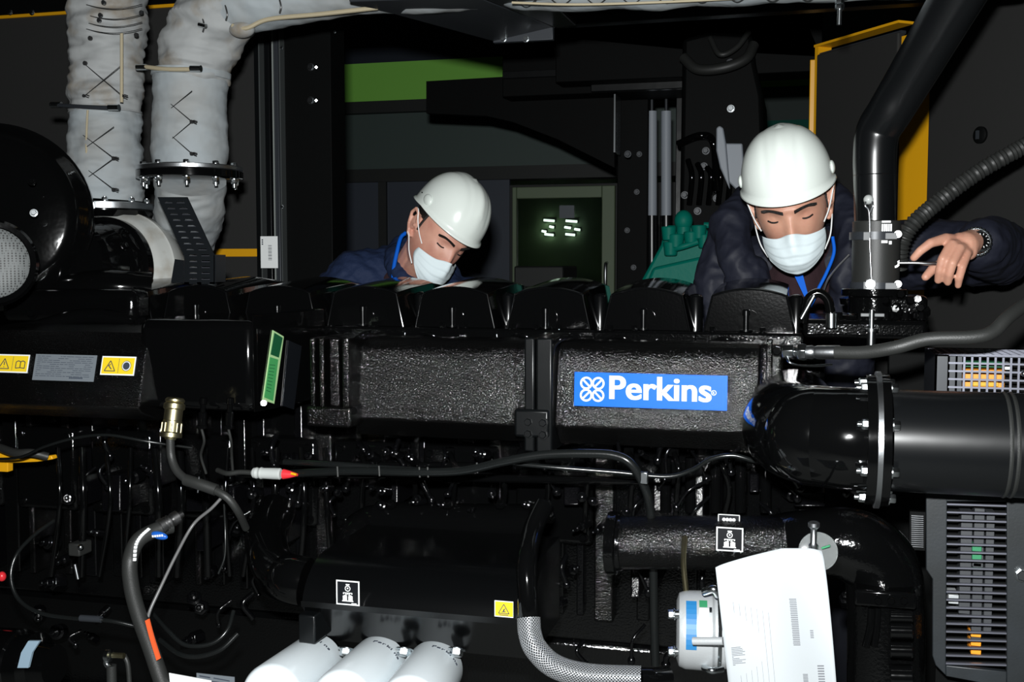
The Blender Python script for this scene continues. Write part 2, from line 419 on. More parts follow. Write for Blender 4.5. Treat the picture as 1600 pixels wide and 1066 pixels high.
# ---- left enclosure wall, its post and yellow stripe
DL = 3.75
t = thing('enclosure_wall', 'dark grey enclosure wall with a yellow stripe behind the lagged pipes', 'enclosure panel', (xx(200, DL), DL, 0))
MB().box(-4.5, DL, 0.02, xx(404, DL), DL+0.05, zz(26, DL, 60)).build('panel', 'foam_panel', t, smooth=False)
MB().box(-4.5, DL-0.01, zz(26, DL, 60), xx(404, DL), DL+0.05, zz(23, DL, 60)+0.004).build('yellow_edge', 'yellow', t, smooth=False)
MB().box(-4.5, DL-0.02, zz(23, DL, 60)+.004, xx(404, DL), DL+0.08, 3.2).build('roof_rail', 'matt_black', t, smooth=False)
MB().box(xx(325, DL), DL-0.012, zz(401, DL, 370), xx(404, DL), DL-0.001, zz(389, DL, 370)).build('stripe', 'yellow', t, smooth=False)
for px in (16, 50): bolt(t, P(px, 19, DL-0.025), FRONT, 0.009, 0.008)
DPst = 3.55
t = thing('door_post', 'black steel door post with bright edges and a barcode sticker', 'post', (xx(465, DPst), DPst, 0))
MB().pbox(404, -60, 428, 1200, DPst+.02, DPst+0.15).build('jamb', 'satin_black', t, bevel=.002)
MB().pbox(434, -60, 441, 1200, DPst-0.03, DPst+0.1).build('seal_rail', 'dark_steel', t, bevel=.002)
MB().pbox(444, -60, 522, 1200, DPst, DPst+0.12).build('column', 'matt_black', t, bevel=.003)
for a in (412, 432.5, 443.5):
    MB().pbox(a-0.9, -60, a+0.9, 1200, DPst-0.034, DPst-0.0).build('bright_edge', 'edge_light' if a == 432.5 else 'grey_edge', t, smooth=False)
for py in (105, 157):
    bolt(t, P(486, py, DPst-0.001), FRONT, 0.010, 0.009)
    MB().cyl(P(494, py, DPst), P(494, py, DPst-0.012), 0.004).build('pin', 'zinc', t)
bolt(t, P(441, 323, DPst-0.03), FRONT, 0.005, 0.005)
bolt(t, P(440, 75, DPst-0.03), FRONT, 0.005, 0.005)
fr = Fr(P(408, 419, DPst-0.036)); m1 = M(420, 400, DPst)
s = MB().fbox(fr, 0, 0, 29*m1, 49*m1, 0, .0015).build('sticker', 'label_white', t, smooth=False)
b = MB()
for i in range(14):
    w = (0.4, 0.9, 0.6)[i % 3]; b.fbox(fr, 13*m1, (12+i*1.7)*m1, 19*m1, (12+i*1.7+w)*m1, .0016, .002)
for i in range(3): b.fbox(fr, 2*m1, (36+i*3.2)*m1, 4.5*m1, (38+i*3.2)*m1, .0016, .002)
b.build('barcode', 'label_dark_ink', s, smooth=False)
# stud scribbles at the column top
bolt(t, P(523, 50, DPst-.001), FRONT, 0.004, 0.004)

# ---- black hoist bracket hanging in the middle distance
DH = 5.2
t = thing('steel_bracket', 'big black steel bracket with a swept lower edge behind the workers', 'bracket', (xx(850, DH), DH, zz(180, DH)))
pl = [(666,127),(786,120),(960,112),(960,262),(870,217),(800,190),(760,181),(666,177)]
MB().poly([P(a, b, DH) for a, b in pl], (0, 0.06, 0)).build('plate', 'matt_black', t, smooth=False)
MB().pbox(785, 38, 1068, 146, DH-0.15, DH+0.1).build('box_beam', 'matt_black', t, bevel=.004)
MB().pbox(923, 128, 1070, 141, DH-0.19, DH-0.15).build('lip', 'satin_black', t, bevel=.004)
MB().pbox(785, 108, 960, 119, DH-0.17, DH-0.15).build('rib', 'satin_black', t, bevel=.002)
MB().pbox(959, 147, 961.5, 238, DH-0.17, DH-0.02).build('bright_edge', 'zinc', t)
for a, b in ((791, 83), (1050, 107), (981, 241)): bolt(t, P(a, b, DH-0.155), FRONT, 0.012, 0.01, 'dark_steel')
t2 = thing('lifting_column', 'black upright column carrying two bright cylinder rods', 'column', (xx(1010, DH), DH, 0))
MB().pbox(961, 141, 1008, 1400, DH+0.12, DH+0.35).build('mast', 'matt_black', t2, bevel=.004)
MB().pbox(1050, 141, 1064, 1400, DH+0.12, DH+0.35).build('side_rail', 'satin_black', t2, bevel=.004)
for a in (1018.5, 1041):
    MB().cyl(P(a, 174, DH+.17), P(a, 337, DH+.17), 8.2*M(a, 250, DH), 28).build('rod', 'grey_scoop', t2)
    MB().cyl(P(a, 140, DH+.17), P(a, 174, DH+.17), 2.6*M(a, 250, DH), 14).build('piston', 'dark_steel', t2)
    MB().cyl(P(a, 337, DH+.17), P(a, 1400, DH+.17), 10*M(a, 250, DH), 28).build('sleeve', 'satin_black', t2)
for a, b in ((999, 241), (995, 300), (990, 418), (980, 360)): bolt(t2, P(a, b, DH+.115), FRONT, .010, .01, 'dark_steel')
# ---- dark engine of a second generator, seen behind the right worker
DG = 4.8
t = thing('background_engine', 'dark machine with hoses and a curved hood behind the right worker', 'machine', (xx(1130, DG), DG, 0))
hp = [(1066, 60), (1110, 48), (1175, 52), (1180, 95), (1192, 150), (1200, 400), (1060, 420)]
MB().poly([P(a, b, DG) for a, b in hp], (0, .5, 0)).build('hood', 'matt_black', t, bevel=.02)
MB().box(xx(1066, DG), DG+.02, 0.0, xx(1200, DG), DG+.5, zz(400, DG)).build('base', 'matt_black', t)
MB().tube([P(1068, 90, DG-.06), P(1090, 108, DG-.1), P(1130, 106, DG-.12), P(1165, 92, DG-.1), P(1178, 70, DG-.05)], .022).build('curved_hose', 'rubber', t)
MB().tube([P(1110, 60, DG-.06), P(1125, 85, DG-.12), P(1150, 75, DG-.1), P(1170, 50, DG-.06)], .012).build('thin_hose', 'hose_black', t)
MB().tube([P(1060, 225, DG-.05), P(1095, 212, DG-.1), P(1115, 225, DG-.06), P(1120, 300, DG-.08)], .016).build('pipe', 'smooth_black', t)
for a, b in ((1142, 170), (1097, 109), (1141, 98), (1103, 236), (1070, 305), (1120, 310), (1090, 330), (1100, 260)): bolt(t, P(a, b, DG-.01), FRONT, .012, .02, 'zinc' if a in (1142, 1097) else 'dark_steel')
for i in range(7):
    a = 1075+i*15; MB().tube([P(a, 250+i*6, DG-.03), P(a+6, 275, DG-.06), P(a+2, 320, DG-.03)], .012).build('runner', 'smooth_black', t)
DS = DG-.08
sc = [(1119,200),(1124,196),(1130,200),(1134,224),(1160,224),(1165,300),(1150,296),(1136,282),(1125,262),(1119,235)]
b = MB()
b.poly([P(x, y, DS) for x, y in sc], (0, .08, 0)).poly([P(x, y, DS-.05) for x, y in [(1119,200),(1124,196),(1130,200),(1134,224),(1140,296),(1125,262),(1119,235)]], (0, .05, 0))
b.build('air_scoop', 'grey_scoop', t, bevel=.006, label='grey curved plastic scoop')

# ---- teal engine of another generator
DT = 4.3
t = thing('teal_generator', 'teal painted generator half hidden between the two workers', 'generator', (xx(1060, DT), DT, 0))
tp = [(1003,436),(1032,383),(1040,352),(1100,352),(1112,372),(1135,382),(1128,520),(990,520)]
MB().poly([P(a, b, DT) for a, b in tp], (0, .35, 0)).build('housing', 'teal_paint', t, bevel=.012)
MB().poly([P(a, b, DT-.06) for a, b in [(1008,446),(1020,418),(1108,398),(1128,400),(1122,500),(1000,500)]], (0, .1, 0)).build('side_cover', 'teal_paint', t, bevel=.012)
MB().sph(P(1068, 345, DT), .036, (1,1,1.15)).cyl(P(1068, 366, DT), P(1068, 340, DT), .028).build('cap', 'teal_paint', t)
for a, b_, r in ((1045, 360, .03), (1056, 372, .034), (1080, 368, .03), (1092, 358, .03), (1100, 372, .026), (1048, 384, .03)):
    MB().cyl(P(a, b_+16, DT-.05), P(a, b_-6, DT-.05), r*.8, 16, r).build('valve_cover', 'teal_paint', t, bevel=.005)
MB().tube([P(1040, 392, DT-.04), P(1065, 386, DT-.07), P(1090, 378, DT-.06)], .012).build('pipe', 'teal_paint', t)
MB().tube([P(1100, 352, DT-.02), P(1125, 352, DT-.02), P(1140, 352, DT-.02)], .012).build('rail', 'teal_paint', t)
MB().box(xx(1000, DT), DT+.03, 0, xx(1130, DT), DT+.3, zz(515, DT)).build('base', 'teal_paint', t)
single(MB().pbox(803, 416, 880, 450, 6.2, 6.6).box(xx(803,6.2), 6.2, 0, xx(880,6.2), 6.6, zz(448,6.2)), 'tool_cabinet', 'wall_black', 'low black cabinet in front of the glazed door', 'cabinet', bevel=.01)

# ---- overhead beams
DB = 3.1
t = thing('roof_beam', 'dark steel roof beam running towards the back, bolted bracket at its end', 'beam', P(700, 30, DB))
a0 = P(560, -12, 2.5); 
MB().poly([P(545,3,2.6), P(745,-4,2.6), P(868,44,3.3), P(775,66,3.3)], (0,0,.012)).build('web', 'dark_steel', t, bevel=.003)
MB().poly([P(749,-4,2.6), P(850,-6,2.6), P(900,40,3.3), P(870,44,3.3)], (0,0,.012)).build('upper_flange', 'satin_black', t, bevel=.003)
fb = Fr(P(773, 69, 3.3)); mm = M(800, 50, 3.3)
MB().fbox(fb, 0, 0, 96*mm, 21*mm, 0, .02).build('end_plate', 'dark_steel', t, bevel=.002)
for a in (787, 822): bolt(t, P(a, 61, 3.275), FRONT, .008, .007)
single(MB().poly([P(868, 40, 3.5), P(868, 27, 3.5), P(1445, -12, 3.5), P(1445, 4, 3.5)], (0,.05,0)), 'cross_rail', 'dark_steel', 'grey flat rail running below the overhead lagged pipe', 'rail', bevel=.002)
single(MB().pbox(868, 30, 1285, 120, 4.9, 5.1).poly([P(780, 40, 4.9), P(1250, 4, 4.9), P(1285, 90, 4.9), P(868, 68, 4.9)], (0, .1, 0)), 'roof_girder', 'matt_black', 'wide black roof girder above the right worker', 'girder', bevel=.004)
t = thing('hanging_bolt', 'threaded bolt hanging from the overhead pipe clamp at the right', 'bolt', P(1312, 20, 2.5))
MB().cyl(P(1313, -30, 2.5), P(1311, 39, 2.5), .005).build('thread', 'zinc', t)
for y in (3, 12): MB().hexb(P(1312, y+3, 2.5), UP, .010, .012).build('nut', 'zinc', t)

# ---- right enclosure door: charcoal panel in a yellow frame
Ya, Yb = 4.0, 3.6
A = P(1283, 68, Ya); B = P(1445, 28, Yb)
ux = V((B.x-A.x, B.y-A.y, 0)); un = ux.normalized()
fd = Fr(V((A.x, A.y, 0)), un, UP); ZT = (A.z+B.z)/2
def da(px, py=200):                                # distance along the door plane for a view column
    r = ray(px, py); n = fd.n; tt = (fd.o-CAM).dot(n)/r.dot(n); p = CAM+r*tt; return (p-fd.o).dot(un), p.z
t = thing('enclosure_door', 'charcoal enclosure door in a yellow frame behind the right worker', 'door', (A.x, A.y, 0))
e1 = da(1412)[0]; e2 = da(1462)[0]; e3 = da(1680)[0]
MB().fbox(fd, 0.015, 0.05, e1, ZT-.035, 0, .03).build('foam_panel', 'charcoal', t, bevel=.006)
MB().fbox(fd, 0.0, 0.05, .018, ZT, -.03, .025).fbox(fd, 0, ZT-.008, e1, ZT, -.03, .03).build('yellow_frame', 'yellow', t, smooth=False)
MB().fbox(fd, -.0, ZT-.04, e1, ZT-.03, -.0, .02).build('gasket', 'dark_steel', t)
t3 = thing('yellow_upright', 'wide yellow upright between the charcoal panels, crossed by the black pipe', 'post', fd.pt(e1, 0))
MB().fbox(fd, e1+.004, 0.0, e2, ZT-.05, -.02, .02).build('face', 'yellow', t3, smooth=False)
t4 = thing('enclosure_panel', 'charcoal enclosure side panel at the right edge with two latches', 'enclosure panel', fd.pt(e2+.5, 0))
MB().fbox(fd, e2+.005, 0.02, e3, ZT+.3, 0, .035).build('foam_panel', 'charcoal', t4, bevel=.006)
for px, py in ((1548, 212), (1541, 446)):
    a, z = da(px, py); l = MB().lathe(fd.pt(a, z, .03), fd.n, [(0, .024), (.012, .024), (.016, .018)], 28).build('latch', 'matt_black', t4)
    MB().fbox(fd, a-.004, z-.012, a+.004, z+.012, .045, .052).build('slot', 'dark_steel', l)
Yp = 4.1
t = thing('yellow_post', 'narrow yellow corner post left of the charcoal door', 'post', (xx(1270, Yp), Yp, 0))
x0, x1, x2 = xx(1260, Yp), xx(1276, Yp), xx(1287, Yp); zt_ = zz(93, Yp, 1270)
MB().box(x0, Yp, 0, x1, Yp+.1, zt_).build('flange', 'yellow', t, bevel=.003)
MB().box(x1+.002, Yp-.03, 0, x2, Yp+.1, zt_+.01).build('corner', 'yellow', t, bevel=.008)

# ================================================================== the diesel engine
ED = 2.5
eng = thing('diesel_engine', 'big glossy black eight cylinder diesel engine across the whole foreground', 'engine', (0, 2.8, 0.25))
zc0 = P(865, 514, ED).z                                             # foot of the rocker covers
cx0 = xx(793, ED, 512); pitch = (xx(1100, ED, 512) - cx0)/2
cw = pitch*0.86
# -- rocker covers
def cover(k):
    x0 = cx0 + k*pitch; x1 = x0 + cw
    h = P(865, 451, ED).z - zc0
    pr = []                                                        # arched trapezoid outline (x, z)
    n = 14
    pr.append((x0, zc0)); 
    for i in range(n+1):
        t = i/n; x = x0 + cw*0.09 + cw*0.82*t; z = zc0 + h*(0.84 + 0.17*sin(pi*t)**0.8); pr.append((x, z))
    pr.append((x1, zc0))
    d1 = ED+.40
    b = MB()
    # front frame: rim, then recessed plate, top surface rises slightly to the rear arch
    mid = [(x + (0.0 if 0 < i < len(pr)-1 else 0), z) for i, (x, z) in enumerate(pr)]
    rows = []
    for d, s, up in ((0.0, 1.0, 0), (0.004, 1.015, 0.003), (0.10, 1.02, 0.012), (0.26, 1.02, 0.022), (0.36, 1.0, 0.014), (0.40, .9, -.01)):
        xm = (x0+x1)/2
        rows.append([b.bm.verts.new((xm+(x-xm)*s, ED+d, max(zc0, z + (up if z > zc0+.001 else 0)))) for x, z in mid])
    for i in range(len(rows)-1):
        for q in range(len(mid)-1): b.face([rows[i][q], rows[i+1][q], rows[i+1][q+1], rows[i][q+1]])
        b.face([rows[i][-1], rows[i+1][-1], rows[i+1][0], rows[i][0]])
    b.face(rows[-1]); b.face(rows[0][::-1])
    rc = b.build('rocker_cover', 'cover_black', eng, ang=30, bevel=.0015)
    # thin bright-catching rim along the front arch
    rim = MB()
    xm = (x0+x1)/2; zz_ = zc0+h*.5
    path = [V((xm+(x-xm)*1.0, ED-.002, z)) for x, z in pr]
    rim.tube(path, .0022, 8, smooth=0); rim.build('rim', 'satin_smooth', rc)
    # front stud, its boss and a vertical corner column on the right flank
    sx = x0 + cw*.47
    MB().lathe((sx, ED-.002, zc0+.001), UP, [(0,.014),(.004,.014),(.004,.0065),(.036,.0065),(.036,.0085),(.046,.0085),(.05,.005)], 20).build('stud', 'satin_smooth', rc)
    MB().cyl((sx+.004, ED+.002, zc0+.026), (sx+.004, ED-.0015, zc0+.026), .024, 24).build('boss', 'smooth_black', rc)
    MB().lathe((x1+.002, ED+.12, zc0-.01), UP, [(0,.017),(h*.88,.017),(h*.94,.013),(h*.97,.004)], 24).build('corner_column', 'satin_smooth', rc)
for k in range(-5, 3): cover(k)
xl, xr = cx0-7.2*pitch, cx0+3.15*pitch
# -- cylinder heads under the covers, one lump each, and the ledge they sit on
for k in range(-5, 3):
    x0 = cx0+k*pitch
    h = MB().box(x0-.02, ED-.03, zc0-.05, x0+cw+.02, ED+.42, zc0).build('cylinder_head', 'engine_black', eng, bevel=.006)
    for j in range(3):
        if (j+k) % 4 != 3: bolt(h, (x0+.02+j*.055, ED-.02+random.uniform(-.008, .006), zc0), UP, .006+.002*random.random(), .010, 'smooth_black')
    MB().tube([(x0+.01, ED-.035, zc0-.025), (x0+.05, ED-.06, zc0-.012), (x0+.09, ED-.05, zc0-.03)], .005).build('fuel_pipe', 'smooth_black', h)
    MB().cyl((x0+.12, ED-.03, zc0-.025), (x0+.12, ED-.055, zc0-.022), .011, 6).build('plug', 'smooth_black', h)
MB().box(xl, ED-.02, zc0-.075, xr, ED+.43, zc0-.05).build('head_ledge', 'smooth_black', eng, bevel=.004)
# -- block with ribs, down to the sump
zb = zc0-.075
MB().box(xl, ED+.02, .55, xr, ED+.42, zb).build('engine_block', 'engine_black', eng, bevel=.01)
MB().box(xl+.1, ED+.04, .25, xr-.1, ED+.40, .55).build('sump', 'engine_black', eng, bevel=.02)
i = 0
x = xl+.03
while x < xr-.03:
    w = random.choice((.018, .024, .045, .03)); d = random.choice((.02, .035, .05))
    MB().box(x, ED+.02-d, .62, x+w, ED+.03, zb-random.choice((.0, .02, .1, .16))).build('block_rib', random.choice(('peel_black', 'engine_black', 'glint_black')), eng, bevel=.004)
    x += w + random.choice((.03, .05, .08, .04))
for k in range(-7, 3):
    x0 = cx0+k*pitch+.03
    p = MB().box(x0, ED-.045, .80, x0+pitch*.8, ED+.02, 1.02).build('crankcase_door', 'engine_black', eng, bevel=.012)
    for a in (.02, pitch*.8-.02):
        for z in (.82, 1.0): bolt(p, (x0+a, ED-.045, z), FRONT, .009, .009, 'smooth_black')

# -- inlet manifold with rounded shoulder, split by a double flange
def manifold(name, px0, px1, m, D=2.25):
    zt_ = P(900, 531, D+.06).z; zs = P(900, 556, D+.02).z; zl = P(900, 668, D).z; zu = P(900, 700, D).z
    prof = [(D+.16, zt_-.004), (D+.085, zt_), (D+.06, zt_-.002), (D+.042, zt_-.010), (D+.03, zs+.008), (D+.024, zs-.006), (D+.020, zs-.02), (D+.002, zl+.01), (D+.002, zl), (D+.010, zl-.008), (D+.05, zu), (D+.16, zu)]
    x0, x1 = xx(px0, D, 620), xx(px1, D, 620)
    return MB().poly([(x0, y, z) for y, z in prof], (x1-x0, 0, 0)).build(name, m, eng, ang=25, bevel=.004), zt_, zu
mf, zt_, zu = manifold('inlet_manifold', 548, 822, 'peel_black')
manifold('inlet_manifold', 866, 1186, 'peel_black')
for a0, a1, e in ((822, 838, .012), (841, 866, .02)):
    x0, x1 = xx(a0, 2.25, 620), xx(a1, 2.25, 620)
    f = MB().box(x0, 2.25-.012-e*.4, zu-.01, x1, 2.42, zt_+.008).build('manifold_flange', 'cast_black' if False else 'satin_black', eng, bevel=.004)
    for z in (zu+.03, zu+.055): bolt(f, ((x0+x1)/2, 2.232-e*.4, z), FRONT, .008, .008, 'satin_black')
x0, x1 = xx(812, 2.24, 620), xx(858, 2.24, 660)
MB().pbox(803, 640, 858, 684, 2.225, 2.26).build('manifold_foot', 'satin_black', eng, bevel=.006)
MB().tube([P(862, 558, 2.25), P(866, 540, 2.24), P(878, 529, 2.24), P(892, 526, 2.26)], .006).build('lifting_loop', 'smooth_black', eng)
# right end flange of the manifold, left end ribs
f = MB().pbox(1186, 538, 1222, 712, 2.22, 2.42).build('manifold_end', 'peel_black', eng, bevel=.008)
MB().pbox(1196, 530, 1206, 705, 2.205, 2.23).build('end_rib', 'peel_black', f, bevel=.003)
for y in (548, 620, 690): bolt(f, P(1214, y, 2.22), FRONT, .009, .009, 'smooth_black')
for a0, a1, d in ((484, 492, 2.21), (498, 506, 2.21), (514, 530, 2.22), (534, 545, 2.20)):
    MB().pbox(a0, 528, a1, 660, d, 2.42).build('manifold_rib', 'peel_black', eng, bevel=.004)
MB().pbox(478, 636, 548, 668, 2.19, 2.42).build('rib_foot', 'peel_black', eng, bevel=.006)
MB().cyl(P(551, 642, 2.2), P(553, 642, 2.18), .007).build('plug', 'smooth_black', eng)
MB().tube([P(556, 532, 2.24), P(566, 524, 2.22), P(580, 521, 2.24)], .007).build('lifting_loop', 'smooth_black', eng)

# -- brand sign
LD = 2.2665
fr = Fr(P(897, 634, LD-.02), RIGHT, V((0, .11, 1)))
p1 = P(1136, 645, LD-.018); W = p1.x-fr.o.x; H = P(897, 580, LD-.0).z-fr.o.z
fr = Fr(fr.o, V((1, 0, 0)), V((0, .085, 1)))
lb = MB().fbox(fr, 0, 0, W, H, 0, .0015).build('brand_label', 'label_blue', eng, smooth=False, label='blue sign with white lettering')
L = MB(); q = W/240
for dx_ in (-.5, 0, .5, 1.0): L.text(Fr(fr.pt((54+dx_)*q, 13.5*q, 0)), 'Perkins', 52*q, .0017+dx_*.00004, bold=.001, sx=1.055)
L.build('lettering', 'label_white', lb, smooth=False)
L = MB()
cxx, cyy, rr = 29*q, 27*q, 8.6*q
for sx_ in (-1, 1):
    for sy in (-1, 1):
        L.ring2(fr, cxx+sx_*9.6*q, cyy+sy*9.6*q, rr, 3.1*q, .0016, .002)
        dx = 6.2*q*(1 if sx_ == sy else -1)
        L.bar(fr, cxx+sx_*9.6*q-dx, cyy+sy*9.6*q-6.2*q*1, cxx+sx_*9.6*q+dx, cyy+sy*9.6*q+6.2*q, 3*q, .0016, .0021)
L.build('emblem', 'label_white', lb, smooth=False)
L = MB(); L.ring2(fr, 219.5*q, 27*q, 3.6*q, .8*q, .0016, .002); L.text(Fr(fr.pt(217.6*q, 24.8*q)), 'R', 5.6*q, .0018)
L.build('registered_mark', 'label_white', lb, smooth=False)

# -- air box at the left with stickers
AD = 2.08
za, zb_ = P(120, 512, AD+.1).z, P(120, 612, AD).z
x0, x1 = xx(-60, AD, 580), xx(215, AD, 580)
tilt = V((0, .30, 1)).normalized()
prof = [(AD+.30, za+.0), (AD+.09, za), (AD+.06, za-.006), (AD+.035, P(100, 545, AD+.03).z), (AD, P(100, 634, AD).z), (AD+.012, P(100, 642, AD).z), (AD+.08, P(100, 660, AD).z), (AD+.30, P(100, 660, AD).z)]
MB().poly([(x0, y, z) for y, z in prof], (x1-x0, 0, 0)).build('air_box', 'peel_black', eng, ang=25, bevel=.003)
def aframe(px, py):                                # on the sloping face of the air box
    r = ray(px, py); (ya, zA), (yb, zB) = prof[3], prof[4]
    nrm = V((0, -(zA-zB), (ya-yb))).normalized(); o = V((0, yb, zB)); tt = (o-CAM).dot(nrm)/r.dot(nrm); p = CAM+r*tt
    f = Fr(p - V((0,0,0)), RIGHT, V((0, ya-yb, zA-zB))); return f
def aplate(px0, px1, py0, py1, m, name, lab=None):
    f = aframe(px0, py1); f2 = aframe(px1, py0); w = f2.o.x-f.o.x; h = (aframe(px0, py0).o - f.o).length
    f = Fr(f.o + f.n*.001, f.u, f.v)
    return MB().fbox(f, 0, 0, w, h, 0, .0012).build(name, m, eng, smooth=False, label=lab), f, w, h
def tri_sign(b, f, cx_, cy_, s, w, c=.0014, mark='!'):
    pts = [(cx_-s, cy_-s*.8), (cx_+s, cy_-s*.8), (cx_, cy_+s*.9)]
    for i in range(3): b.bar(f, *pts[i], *pts[(i+1) % 3], w, c, c+.0004)
    if mark == '!': b.bar(f, cx_, cy_-s*.2, cx_, cy_+s*.4, w*1.1, c, c+.0004); b.disc2(f, cx_, cy_-s*.5, w*.6, c, c+.0004, 8)
    elif mark == 'hand': b.bar(f, cx_-s*.3, cy_+s*.1, cx_+s*.3, cy_-s*.5, w*1.2, c, c+.0004); b.bar(f, cx_-s*.3, cy_+s*.1, cx_+s*.1, cy_+s*.3, w, c, c+.0004)
    else: b.bar(f, cx_-s*.4, cy_-s*.5, cx_+s*.4, cy_-s*.5, w, c, c+.0004); b.bar(f, cx_, cy_-s*.1, cx_, cy_-s*.4, w*2, c, c+.0004); b.bar(f, cx_, cy_-s*.1, cx_+s*.3, cy_+s*.1, w, c, c+.0004)
def book(b, f, cx_, cy_, s, w, c=.0014):
    for sg in (-1, 1):
        b.bar(f, cx_, cy_-s*.6, cx_, cy_+s*.55, w, c, c+.0004)
        b.bar(f, cx_, cy_+s*.55, cx_+sg*s*.5, cy_+s*.75, w, c, c+.0004); b.bar(f, cx_+sg*s*.5, cy_+s*.75, cx_+sg*s, cy_+s*.5, w, c, c+.0004)
        b.bar(f, cx_+sg*s, cy_+s*.5, cx_+sg*s, cy_-s*.7, w, c, c+.0004); b.bar(f, cx_, cy_-s*.6, cx_+sg*s, cy_-s*.7, w, c, c+.0004)
for (a, b_, kind) in ((-8, 48, 0), (157, 214, 1)):
    pl, f, w, h = aplate(a, b_, 554+3*kind, 582+4*kind, 'label_white', 'warning_label', 'yellow warning label with white border, ' + ('pinch hazard' if kind else 'read the manual'))
    y_ = MB().fbox(f, w*.03, h*.07, w*.97, h*.93, .0012, .0014).build('yellow_field', 'label_yellow', pl, smooth=False)
    g = MB(); tri_sign(g, f, w*.27, h*.47, h*.32, h*.045, .0015, 'hand' if kind else '!')
    g.bar(f, w*.52, h*.12, w*.52, h*.88, h*.02, .0015, .0018)
    if not kind: book(g, f, w*.76, h*.45, h*.28, h*.045, .0015)
    else: g.disc2(f, w*.75, h*.5, h*.2, .0018, .0021); g.ring2(f, w*.75, h*.5, h*.26, h*.03, .0015, .0017)
    g.build('symbols', 'label_dark_ink', pl, smooth=False)
    if kind:
        g = MB(); g.disc2(f, w*.75, h*.5, h*.25, .0015, .0017); g.build('no_hand_disc', 'label_white', pl, smooth=False)
pl, f, w, h = aplate(51, 153, 554, 594, 'label_grey', 'rating_plate', 'grey printed rating plate')
g = MB(); random.seed(3)
for i in range(11):
    y = h*(.92-i*.075); x = w*.04
    while x < w*.9:
        l = w*random.uniform(.02, .12); g.bar(f, x, y, min(x+l, w*.95), y, h*.018, .0013, .0015); x += l+w*.015
        if random.random() < .12: x += w*.15
for i in range(8): g.bar(f, w*(.60+.028*i), h*.12, w*(.622+.028*i), h*.12, h*.06, .0013, .0015)
g.build('print', 'label_dark_ink', pl, smooth=False)

# -- middle housing with two slanted label plates, cut corner towards the viewer
hs = [P(215, 505, 2.16), P(395, 500, 2.16), P(450, 508, 2.36), P(492, 512, 2.42)]
hd = MB().pbox(216, 500, 396, 642, 2.12, 2.45).build('thermostat_housing', 'smooth_black', eng, bevel=.02)
yb1, yb2 = P(396, 648, 2.12), P(396, 498, 2.12)
sx0, sy0, sx1, sy1 = yb1.x, 2.12, xx(492, 2.40, 560), 2.40
MB().poly([(sx0, sy0, yb1.z), (sx1, sy1, yb1.z), (sx1, sy1+.06, yb1.z), (sx0, sy0+.3, yb1.z)], (0, 0, yb2.z-yb1.z+.01)).build('slanted_cover', 'smooth_black', eng, bevel=.005)
fs = Fr(V((sx0, sy0, 0)), V((sx1-sx0, sy1-sy0, 0)), UP)
def onS(px, py):
    r = ray(px, py); tt = (fs.o-CAM).dot(fs.n)/r.dot(fs.n); p = CAM+r*tt; return (p-fs.o).dot(fs.u), p.z
def quadS(pts, m, name, par, c0=.001, c1=.0025, lab=None):
    return MB().poly([fs.pt(*onS(*p), c0) for p in pts], fs.n*(c1-c0)).build(name, m, par, smooth=False, label=lab)
g1 = quadS([(425, 516), (442, 526), (427, 631), (409, 625)], 'label_green_light', 'green_label', eng, lab='tall green sticker with pale border')
quadS([(427, 520), (440, 528), (434, 559), (421, 554)], 'label_green_dark', 'upper_field', g1, .0026, .003)
quadS([(420, 558), (433, 562), (425, 627), (411, 621)], 'label_green', 'lower_field', g1, .0026, .003)
g = MB()
for i in range(9):
    a = onS(417-i*.6+2, 570+i*5); b_ = onS(428-i*.9, 571+i*5.2); g.bar(fs, a[0], a[1], b_[0], b_[1], .0012, .0031, .0034)
a, b_ = onS(426, 545), onS(435, 550); g.bar(fs, a[0], a[1], b_[0], b_[1], .003, .0031, .0034)
g.build('print', 'label_green_dark', g1, smooth=False)
quadS([(449, 532), (470, 541), (458, 640), (440, 634)], 'label_black', 'dark_plate', eng, lab='dark unlit plate')
MB().cyl(P(412, 630, 2.11), P(412, 630, 2.085), .006).build('screw', 'zinc', eng)

# -- plumbing under the manifold: harness rail, coolant and fuel pipes
def etube(name, pts, r, m='smooth_black', par=None, **k):
    return MB().tube([P(*p) for p in pts], r, **k).build(name, m, par or eng)
etube('coolant_rail', [(590, 812, 2.3), (700, 816, 2.3), (832, 818, 2.3)], .042, seg=28)
etube('coolant_rail_neck', [(540, 870, 2.25), (552, 835, 2.26), (575, 815, 2.3), (600, 812, 2.3)], .034, seg=24)
for px in (612, 700, 782): bolt(eng, P(px, 790, 2.27), V((0,-.5,1)), .009, .01, 'smooth_black')
etube('fuel_rail', [(380, 742, 2.28), (520, 742, 2.28), (780, 748, 2.28), (1010, 752, 2.28)], .009)
etube('fuel_rail', [(430, 722, 2.32), (600, 726, 2.32), (800, 728, 2.32)], .007)
random.seed(11)
for i in range(9):
    a = 560+i*70
    etube('injector_line', [(a, 700, 2.36), (a+10, 730, 2.31), (a+random.randint(-8, 20), 770, 2.33), (a+4, 830, 2.38)], .006)
    MB().hexb(P(a+2, 712, 2.35), UP, .012, .018).build('union_nut', 'smooth_black', eng)
for i in range(12):
    a = 90+i*38
    etube('drain_line', [(a, 700, 2.3), (a+random.randint(-6, 6), 790, 2.27), (a+random.randint(-16, 10), 900, 2.3)], .005+random.random()*.006)
for i in range(15):
    a = 1040+i*13
    if i % 3 == 0: etube('lifter_tube', [(a, 715, 2.36), (a, 800, 2.36)], .012, seg=18)
